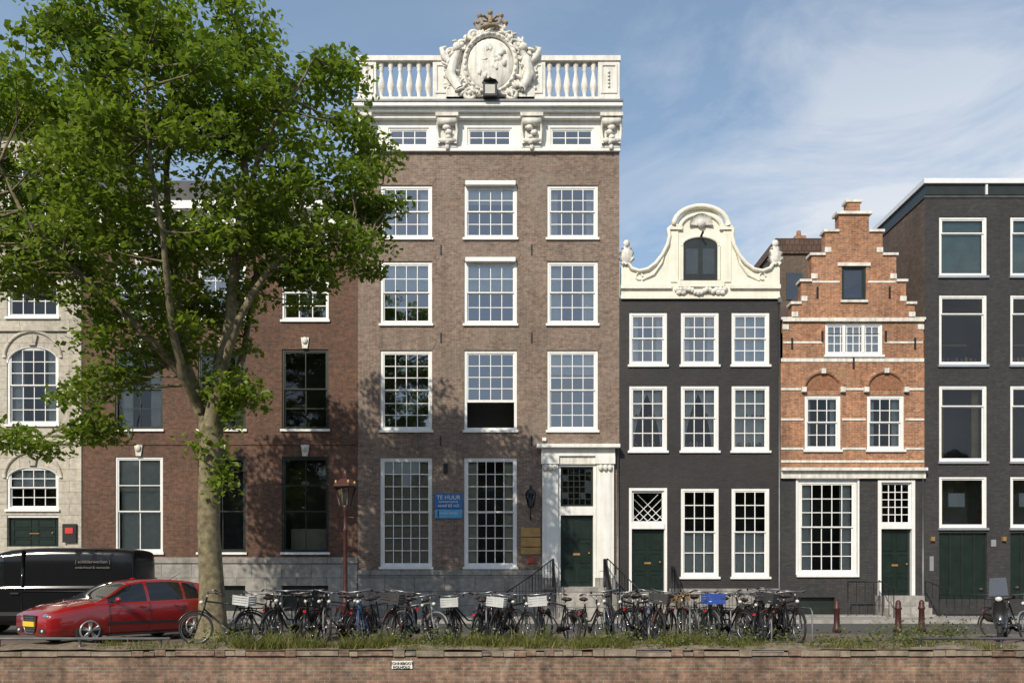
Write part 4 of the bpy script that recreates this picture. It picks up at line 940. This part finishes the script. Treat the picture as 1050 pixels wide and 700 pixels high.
L['lantern_cap'].lathe(OXRED,(x,y,3.7),[(.3,0),(.3,.04),(.16,.16),(.1,.2),(.12,.25),(.05,.29),(.05,.33),(.015,.4)],4,smooth=False)
for k in range(4):
    t=math.pi/2*k; L['lantern_cap'].blob(BRASS,(x+.24*math.cos(t),y+.24*math.sin(t),3.8),(.035,.035,.06),6,5)
for p_ in L.parts.values(): 
    p_.v=[(x+(a-x)*math.cos(.5)-(b_-y)*math.sin(.5),y+(a-x)*math.sin(.5)+(b_-y)*math.cos(.5),c*1.02) for a,b_,c in p_.v]
L.done()
def bollard(px,y):
    d=30+y; x=(px-525)*d/840; m=M(); m.lathe(OXRED,(0,0,0),[(.11,0),(.11,.12),(.085,.16),(.07,.62),(.095,.65),(.095,.69),(.07,.71),(.075,.8),(.05,.87),(0.01,.9)],12)
    for z in (.3,.4,.5): m.box(OXRED,-.012,.012,-.088,-.07,z-.03,z+.03)
    m.obj('bollard',(x,y,0))
for a in ((858,-7.6),(921,-7.6),(945,-7.4),(700,-8.1),(800,-8.1)): bollard(*a)

# ================================================================ vehicles
def boolcut(o,arches,wr,width):
    cut=[]
    for ax in arches:
        c=M(); c.lathe(TYRE,(ax,-width-.5,wr),[(wr+.05,0),(wr+.05,2*width+1.0)],36,'y'); co=c.obj('cut'); cut.append(co)
        bo=o.modifiers.new('b','BOOLEAN'); bo.operation='DIFFERENCE'; bo.object=co; bo.solver='EXACT'
    bpy.context.view_layer.update(); res=bpy.data.meshes.new_from_object(o.evaluated_get(bpy.context.evaluated_depsgraph_get()))
    for c in cut+[o]: bpy.data.objects.remove(c,do_unlink=True)
    return res
def interp(tab,x):
    if x<=tab[0][0]: return tab[0][1]
    for (a,va),(b,vb) in zip(tab,tab[1:]):
        if x<=b:
            t=(x-a)/(b-a); t=t*t*(3-2*t)*.5+t*.5; return va+(vb-va)*t
    return tab[-1][1]
def hatchback(name,L,zb,half,belt,deck,roof,roofw,gh,paint,arches,wr,pillars):
    xs=[i/60*L for i in range(61)]; xs=[0,.02,.05]+[x for x in xs if .06<x<L-.06]+[L-.05,L-.02,L]
    V=[];F=[]
    for x in xs:
        w=interp(half,x); b=interp(zb,x); s=interp(belt,x); d=interp(deck,x)
        sec=[(0,b),(w*.86,b),(w*.97,b+.05),(w*1.0,b+.18),(w*1.012,b+(s-b)*.5),(w*1.0,s-.10),(w*.985,s-.03),(w*.955,s),(w*.90,s+(d-s)*.45),(w*.6,s+(d-s)*.9),(0,d)]
        full=sec+[(-a,z) for a,z in sec[-2:0:-1]]; k=len(full); V+=[(x,a,z) for a,z in full]
    for i in range(len(xs)-1):
        for j in range(k): j2=(j+1)%k; F.append((i*k+j,i*k+j2,(i+1)*k+j2,(i+1)*k+j))
    F.append(tuple(range(k))[::-1]); F.append(tuple(range((len(xs)-1)*k,len(xs)*k)))
    me=bpy.data.meshes.new(name); me.from_pydata(V,[],F); me.materials.append(paint); me.materials.append(TYRE)
    me.polygons.foreach_set('use_smooth',[True]*len(F))
    bb=bmesh.new(); bb.from_mesh(me); bmesh.ops.recalc_face_normals(bb,faces=bb.faces); bb.to_mesh(me); bb.free()
    o=bpy.data.objects.new(name,me); scene.collection.objects.link(o); res=boolcut(o,arches,wr,.9)
    g=M(); x0,x1=gh; n=44; V=[]
    X=[x0+(x1-x0)*i/n for i in range(n+1)]
    for x in X:
        w=interp(half,x)*.945; s=min(interp(belt,x),interp(roof,x)); r=max(interp(roof,x),s+.012); t=interp(roofw,x); f=(r-s)
        wt=w+(t-w)*min(1,f/.42)
        sec=[(w,s-.03),(w,s),(w+(wt-w)*.5+.012,s+f*.5),(wt+.01,r-.055*min(1,f/.3)),(wt-.035,r-.012),(wt*.5,r+.008),(0,r+.015)]
        full=sec+[(-a,z) for a,z in sec[-2::-1]]; k=len(full); V+=[(x,a,z) for a,z in full]
    out={0:[],1:[]}
    for i in range(n):
        xm=(X[i]+X[i+1])/2; r=interp(roof,xm); slope=(interp(roof,xm+.05)-interp(roof,xm-.05))/.1; s=interp(belt,xm)
        for j in range(k-1):
            jj=j if j<6 else k-2-j; glass=False
            if jj in (1,2): glass = (r-s>.16) and not any(a<=xm<=b for a,b in pillars)
            if jj in (4,5): glass = abs(slope)>.30 and r-s<.46
            out[1 if glass else 0].append((i*k+j,i*k+j+1,(i+1)*k+j+1,(i+1)*k+j))
    g.add(V,out[0],paint,True); g.add(V,out[1],CGL,True)
    return res,g
def carbody(name,st,paint,glassm,glass_side,wind,rear,arches,width,wr):
    n=len(st); vs=[];fs=[];mi=[]
    for (x,zb,w,zbelt,wt,zt) in st:
        zm=zb+(zbelt-zb)*.5
        half=[(0,zb),(w*.9,zb),(w,zb+.10*(zbelt-zb)/.6),(w*1.0+.012,zm),(w,zbelt-.02),(w*.975,zbelt+.012),(wt+.025*(1 if zt-zbelt>.25 else 0),zt-(.07 if zt-zbelt>.25 else .02)),(wt*.86,zt),(0,zt+.012)]
        full_=half+[(-a,z) for a,z in half[-2:0:-1]]; k=len(full_); vs+=[(x,a,z) for a,z in full_]
    for i in range(n-1):
        for j in range(k):
            j2=(j+1)%k; fs.append((i*k+j,i*k+j2,(i+1)*k+j2,(i+1)*k+j)); 
            jj=j if j<8 else k-1-j; g=0
            if jj==5 and glass_side[0]<=i<glass_side[1]: g=1
            if jj in (6,7) and (i in wind or i in rear): g=1
            mi.append(g)
    fs.append(tuple(range(k))[::-1]); mi.append(0); fs.append(tuple(range((n-1)*k,n*k))); mi.append(0)
    me=bpy.data.meshes.new(name+'_tmp'); me.from_pydata(vs,[],fs); me.materials.append(paint); me.materials.append(glassm); me.materials.append(TYRE)
    me.polygons.foreach_set('material_index',mi); me.polygons.foreach_set('use_smooth',[True]*len(fs))
    bmm=bmesh.new(); bmm.from_mesh(me); bmesh.ops.recalc_face_normals(bmm,faces=bmm.faces)
    cl_=bmm.edges.layers.float.get('crease_edge') or bmm.edges.layers.float.new('crease_edge')
    bmm.verts.ensure_lookup_table()
    for e_ in bmm.edges:
        fm=[f.material_index for f in e_.link_faces]
        if len(set(fm))>1: e_[cl_]=.8
        elif e_.verts[0].index%k in (4,5,12,11) and e_.verts[1].index%k==e_.verts[0].index%k: e_[cl_]=.45
    bmm.to_mesh(me); bmm.free()
    o=bpy.data.objects.new(name+'_tmp',me); scene.collection.objects.link(o)
    sm=o.modifiers.new('s','SUBSURF'); sm.levels=2; sm.render_levels=2
    return boolcut(o,arches,wr,width)
def wheel(m,x,y,r,side,rimmat):
    s_=side; w=.2
    m.lathe(TYRE,(x,y-w/2,r),[(r*.66,0),(r*.93,.0),(r,.035),(r,w-.035),(r*.93,w),(r*.66,w)],28,'y')
    yo=y+s_*(w/2+.004)
    m.ring(rimmat,(x,yo,r),r*.66,.022,24,5)
    m.lathe(TYRE,(x,min(yo,yo-s_*.01),r),[(r*.63,0),(r*.63,.004)],20,'y')
    for k in range(5):
        t=2*math.pi*k/5+.3
        for dt_ in (-.14,.14): m.tube(rimmat,[(x+.03*math.cos(t),yo+s_*.012,r+.03*math.sin(t)),(x+r*.64*math.cos(t+dt_),yo+s_*.005,r+r*.64*math.sin(t+dt_))],[.032,.026],5)
    m.blob(rimmat,(x,yo+s_*.01,r),(.06,.03,.06),10,6)
CGL=plain('car_glass',(.012,.014,.015),.04,var=0); CGL.node_tree.nodes['Principled BSDF'].inputs['Specular IOR Level'].default_value=.8
RED=plain('red_car_paint',(.30,.010,.012),.25,metal=.1,var=.05,coat=1); BLK=plain('black_van_paint',(.010,.010,.011),.12,var=.05); BLK.node_tree.nodes['Principled BSDF'].inputs['Specular IOR Level'].default_value=.35
RIM=plain('alloy_rim',(.42,.42,.42),.35,metal=.6,var=.05); TRIM=plain('black_trim',(.02,.02,.02),.6,var=.1); HL=plain('headlight_glass',(.30,.32,.34),.08,metal=.6,var=.2,scale=20); TLm=plain('tail_light_red',(.4,.01,.01),.15,var=0,coat=1)
half=[(0,.70),(.06,.79),(.22,.85),(.6,.875),(1.2,.885),(3.0,.885),(3.8,.87),(4.1,.83),(4.28,.74)]
zb=[(0,.24),(.15,.19),(4.0,.2),(4.28,.30)]
belt=[(0,.64),(.12,.71),(.5,.80),(1.1,.90),(2.5,.94),(4.05,1.0),(4.18,.97),(4.28,.90)]
deck=[(0,.70),(.1,.78),(.5,.91),(1.1,1.00),(2.0,1.04),(3.9,1.05),(4.1,1.03),(4.28,.92)]
roof=[(.95,.90),(1.1,1.0),(1.95,1.40),(2.3,1.45),(2.8,1.465),(3.4,1.43),(3.75,1.38),(4.12,1.04),(4.2,.97)]
roofw=[(.9,.66),(2.0,.60),(3.0,.60),(3.8,.57),(4.2,.60)]
body_,gm=hatchback('car',4.28,zb,half,belt,deck,roof,roofw,(1.0,4.19),RED,[.86,3.43],.325,[(2.22,2.32),(3.15,3.24),(3.62,4.3),(.9,1.32)])
def vehicle(name,px,y,ang,me,length,extra):
    d=30+y; e=emptyroot(name,((px-525)*d/840,y,0))
    bo=bpy.data.objects.new('body',me); scene.collection.objects.link(bo); bo.parent=e; bo.location=(-length/2,0,0)
    for k,mm in extra.items(): o=mm.obj(k,parent=e); o.location=(-length/2,0,0)
    e.rotation_euler=(0,0,math.radians(ang)); return e
ex={'greenhouse':gm,'wheels':M(),'trim':M(),'lights':M(),'mirrors':M()}
for x in (.86,3.43):
    for s_ in (-1,1): wheel(ex['wheels'],x,s_*.775,.325,s_,RIM)
T=ex['trim']
T.add([(-.022,a,z) for a,z in ((-.29,.68),(.29,.68),(.26,.42),(.18,.28),(-.18,.28),(-.26,.42))],[(0,1,2,3,4,5)],TRIM)
T.tube(CHROME,[(-.025,a,z) for a,z in ((-.29,.68),(.29,.68),(.26,.42),(.18,.28),(-.18,.28),(-.26,.42),(-.29,.68))],.014,6)
for z in (.34,.39,.57,.62): T.box(GREYM,-.035,-.024,-.21,.21,z,z+.012)
T.box(PLT,-.055,-.035,-.26,.26,.43,.54); T.box(PLT,4.27,4.30,-.26,.26,.60,.71)
for s_ in (-1,1):
    T.prism(TRIM,[(-.01,.29),(-.01,.39),(.12,.39),(.12,.29)],s_*.38,s_*.68) 
    ex['lights'].blob(LAMPW,(-.01,s_*.55,.34),(.02,.045,.035),8,6)
    T.box(TRIM,1.25,3.05,s_*.888,s_*.908,.44,.50); T.box(TRIM,1.25,3.05,s_*.84,s_*.87,.18,.23)
    for xx in (1.3,2.27,3.16): T.tube(TRIM,[(xx,s_*.872,.26),(xx,s_*.898,.55),(xx,s_*.886,.85),(xx,s_*.86,.93)],.007,4)
    for xx in (2.1,2.98): T.tube(RED,[(xx-.09,s_*.905,.83),(xx+.09,s_*.905,.83)],.016,6)
    ex['lights'].blob(HL,(.155,s_*.62,.695),(.185,.17,.055),14,8,rot=(0,-.3,-s_*.5)); ex['lights'].blob(TLm,(4.15,s_*.72,.90),(.10,.14,.09),10,8)
    ex['mirrors'].blob(RED,(1.45,s_*.98,1.0),(.06,.10,.065),10,8); ex['mirrors'].tube(TRIM,[(1.42,s_*.85,.96),(1.45,s_*.94,.98)],.02,6)
    T.tube(TRIM,[(.35,s_*.66,.86),(.8,s_*.72,.95),(1.1,s_*.73,1.0)],.005,4)
T.tube(IRON,[(3.3,0,1.45),(3.6,0,1.62)],.006,4)
vehicle('red_car',128,-10.2,54,body_,4.28,ex)
# van
sv=[(0,.35,.80,.66,.74,.82),(.06,.28,.88,.78,.80,.96),(.3,.25,.95,.98,.86,1.12),(.75,.24,.97,1.15,.86,1.26),(1.0,.24,.97,1.2,.86,1.38),(1.7,.24,.97,1.24,.86,2.12),(1.95,.24,.97,1.25,.87,2.24),(2.7,.24,.97,1.26,.88,2.3),(3.9,.24,.97,1.26,.88,2.3),(4.9,.24,.97,1.26,.88,2.28),(5.12,.26,.95,1.26,.87,2.24),(5.16,.30,.93,1.2,.84,2.16)]
mv=carbody('van',sv,BLK,CGL,(4,6),[4],[],[.95,4.15],.97,.34)
ev={'wheels':M(),'trim':M(),'lights':M(),'mirrors':M()}
for x in (.95,4.15):
    for s_ in (-1,1): wheel(ev['wheels'],x,s_*.86,.34,s_,RIM)
T=ev['trim']
for s_ in (-1,1):
    T.box(TRIM,1.35,3.75,s_*.985,s_*.995,.52,.62)
    for xx in (1.42,2.42,3.7): T.tube(TRIM,[(xx,s_*.986,.32),(xx,s_*.992,.75),(xx,s_*.975,1.24)],.006,4)
    T.tube(TRIM,[(2.45,s_*.986,1.15),(4.9,s_*.986,1.15)],.014,5); T.tube(BLK,[(2.42,s_*.965,1.27),(2.42,s_*.89,2.2)],.04,6)
    T.box(TRIM,2.15,2.35,s_*.975,s_*1.01,1.08,1.12)
    ev['mirrors'].blob(TRIM,(1.4,s_*1.13,1.35),(.08,.1,.16),8,8); ev['mirrors'].tube(TRIM,[(1.5,s_*.93,1.25),(1.4,s_*1.1,1.28)],.025,6)
    ev['lights'].blob(HL,(.22,s_*.78,.85),(.2,.12,.14),10,8); ev['lights'].box(TLm,5.08,5.175,s_*.84,s_*.95,1.0,1.5)
T.box(TRIM,-.03,.3,-.8,.8,.35,.5); T.box(PLT,-.05,-.02,-.26,.26,.4,.5); T.box(TRIM,5.1,5.2,-.85,.85,.35,.5)
GL=plain('van_lettering',(.13,.13,.11),.5,var=0)
e2=vehicle('black_van',47,-7.9,6,mv,5.16,ev)
for s_,(xx,zz,tx,sz) in enumerate(((4.15,1.88,'| schilderwerken |',.12),(4.15,1.74,'onderhoud & renovatie',.09))):
    c=text(tx,sz,(xx-2.58,-1.0+(zz-1.26)*.085,zz),GL,e2,'lettering_%d'%s_); c.rotation_euler=(math.pi/2-.085,0,0)

# ================================================================ sky, sun, camera
sdir=Vector((-.52,-1,0)).normalized(); el=math.radians(37)
w=bpy.data.worlds.new('World'); scene.world=w; w.use_nodes=True; nt=w.node_tree; bg=nt.nodes['Background']; bg.inputs[1].default_value=.12
sk=N(nt,'ShaderNodeTexSky',sky_type='NISHITA'); sk.sun_disc=False; sk.sun_elevation=el; sk.sun_rotation=math.atan2(sdir.x,sdir.y)%(2*math.pi); sk.air_density=1.1; sk.dust_density=.8; sk.ozone_density=1.4
tc=N(nt,'ShaderNodeTexCoord'); mp=N(nt,'ShaderNodeMapping'); mp.inputs['Scale'].default_value=(1.5,1.5,3.6); mp.inputs['Rotation'].default_value=(0,math.radians(-20),0); mp.inputs['Location'].default_value=(.35,0,.2); nt.links.new(tc.outputs['Generated'],mp.inputs[0])
n1=N(nt,'ShaderNodeTexNoise'); n1.inputs['Scale'].default_value=1.9; n1.inputs['Detail'].default_value=11; n1.inputs['Roughness'].default_value=.6; n1.inputs['Distortion'].default_value=.8; nt.links.new(mp.outputs[0],n1.inputs['Vector'])
sp=N(nt,'ShaderNodeSeparateXYZ'); nt.links.new(tc.outputs['Generated'],sp.inputs[0])
cm=mapr(nt,n1.outputs[0],.36,.60,0,1)
rb=mapr(nt,sp.outputs[0],-.1,.25,.12,1.0); zb_n=mapr(nt,sp.outputs[2],.30,.60,1.0,.25)
def mul(a,b_):
    x=N(nt,'ShaderNodeMath',operation='MULTIPLY'); nt.links.new(a,x.inputs[0]); nt.links.new(b_,x.inputs[1]); return x.outputs[0]
f=mul(mul(cm,rb),zb_n)
hz=N(nt,'ShaderNodeMix',data_type='RGBA'); nt.links.new(mapr(nt,sp.outputs[2],.1,.62,.6,.25),hz.inputs[0]); nt.links.new(sk.outputs[0],hz.inputs[6]); hz.inputs[7].default_value=(4.0,5.7,7.8,1)
mx=N(nt,'ShaderNodeMix',data_type='RGBA'); nt.links.new(f,mx.inputs[0]); nt.links.new(hz.outputs[2],mx.inputs[6]); mx.inputs[7].default_value=(7.0,7.2,7.5,1)
nt.links.new(mx.outputs[2],bg.inputs[0])
sl=bpy.data.lights.new('sun','SUN'); sl.energy=4.4; sl.angle=math.radians(.5); sl.color=(1,.92,.78); so=bpy.data.objects.new('sun',sl); scene.collection.objects.link(so)
dv=-Vector((sdir.x*math.cos(el),sdir.y*math.cos(el),math.sin(el))); so.rotation_euler=dv.to_track_quat('-Z','Y').to_euler(); so.location=(-20,-40,40)
cd=bpy.data.cameras.new('camera'); cam=bpy.data.objects.new('camera',cd); scene.collection.objects.link(cam); scene.camera=cam
cam.location=(0,-30,1.5); cam.rotation_euler=(math.pi/2,0,0); cd.sensor_width=36; cd.lens=28.8; cd.shift_y=(592-350)/1050; cd.clip_end=3000; cd.clip_start=.1
scene.view_settings.view_transform='Standard'; scene.view_settings.look='None'; scene.view_settings.exposure=0
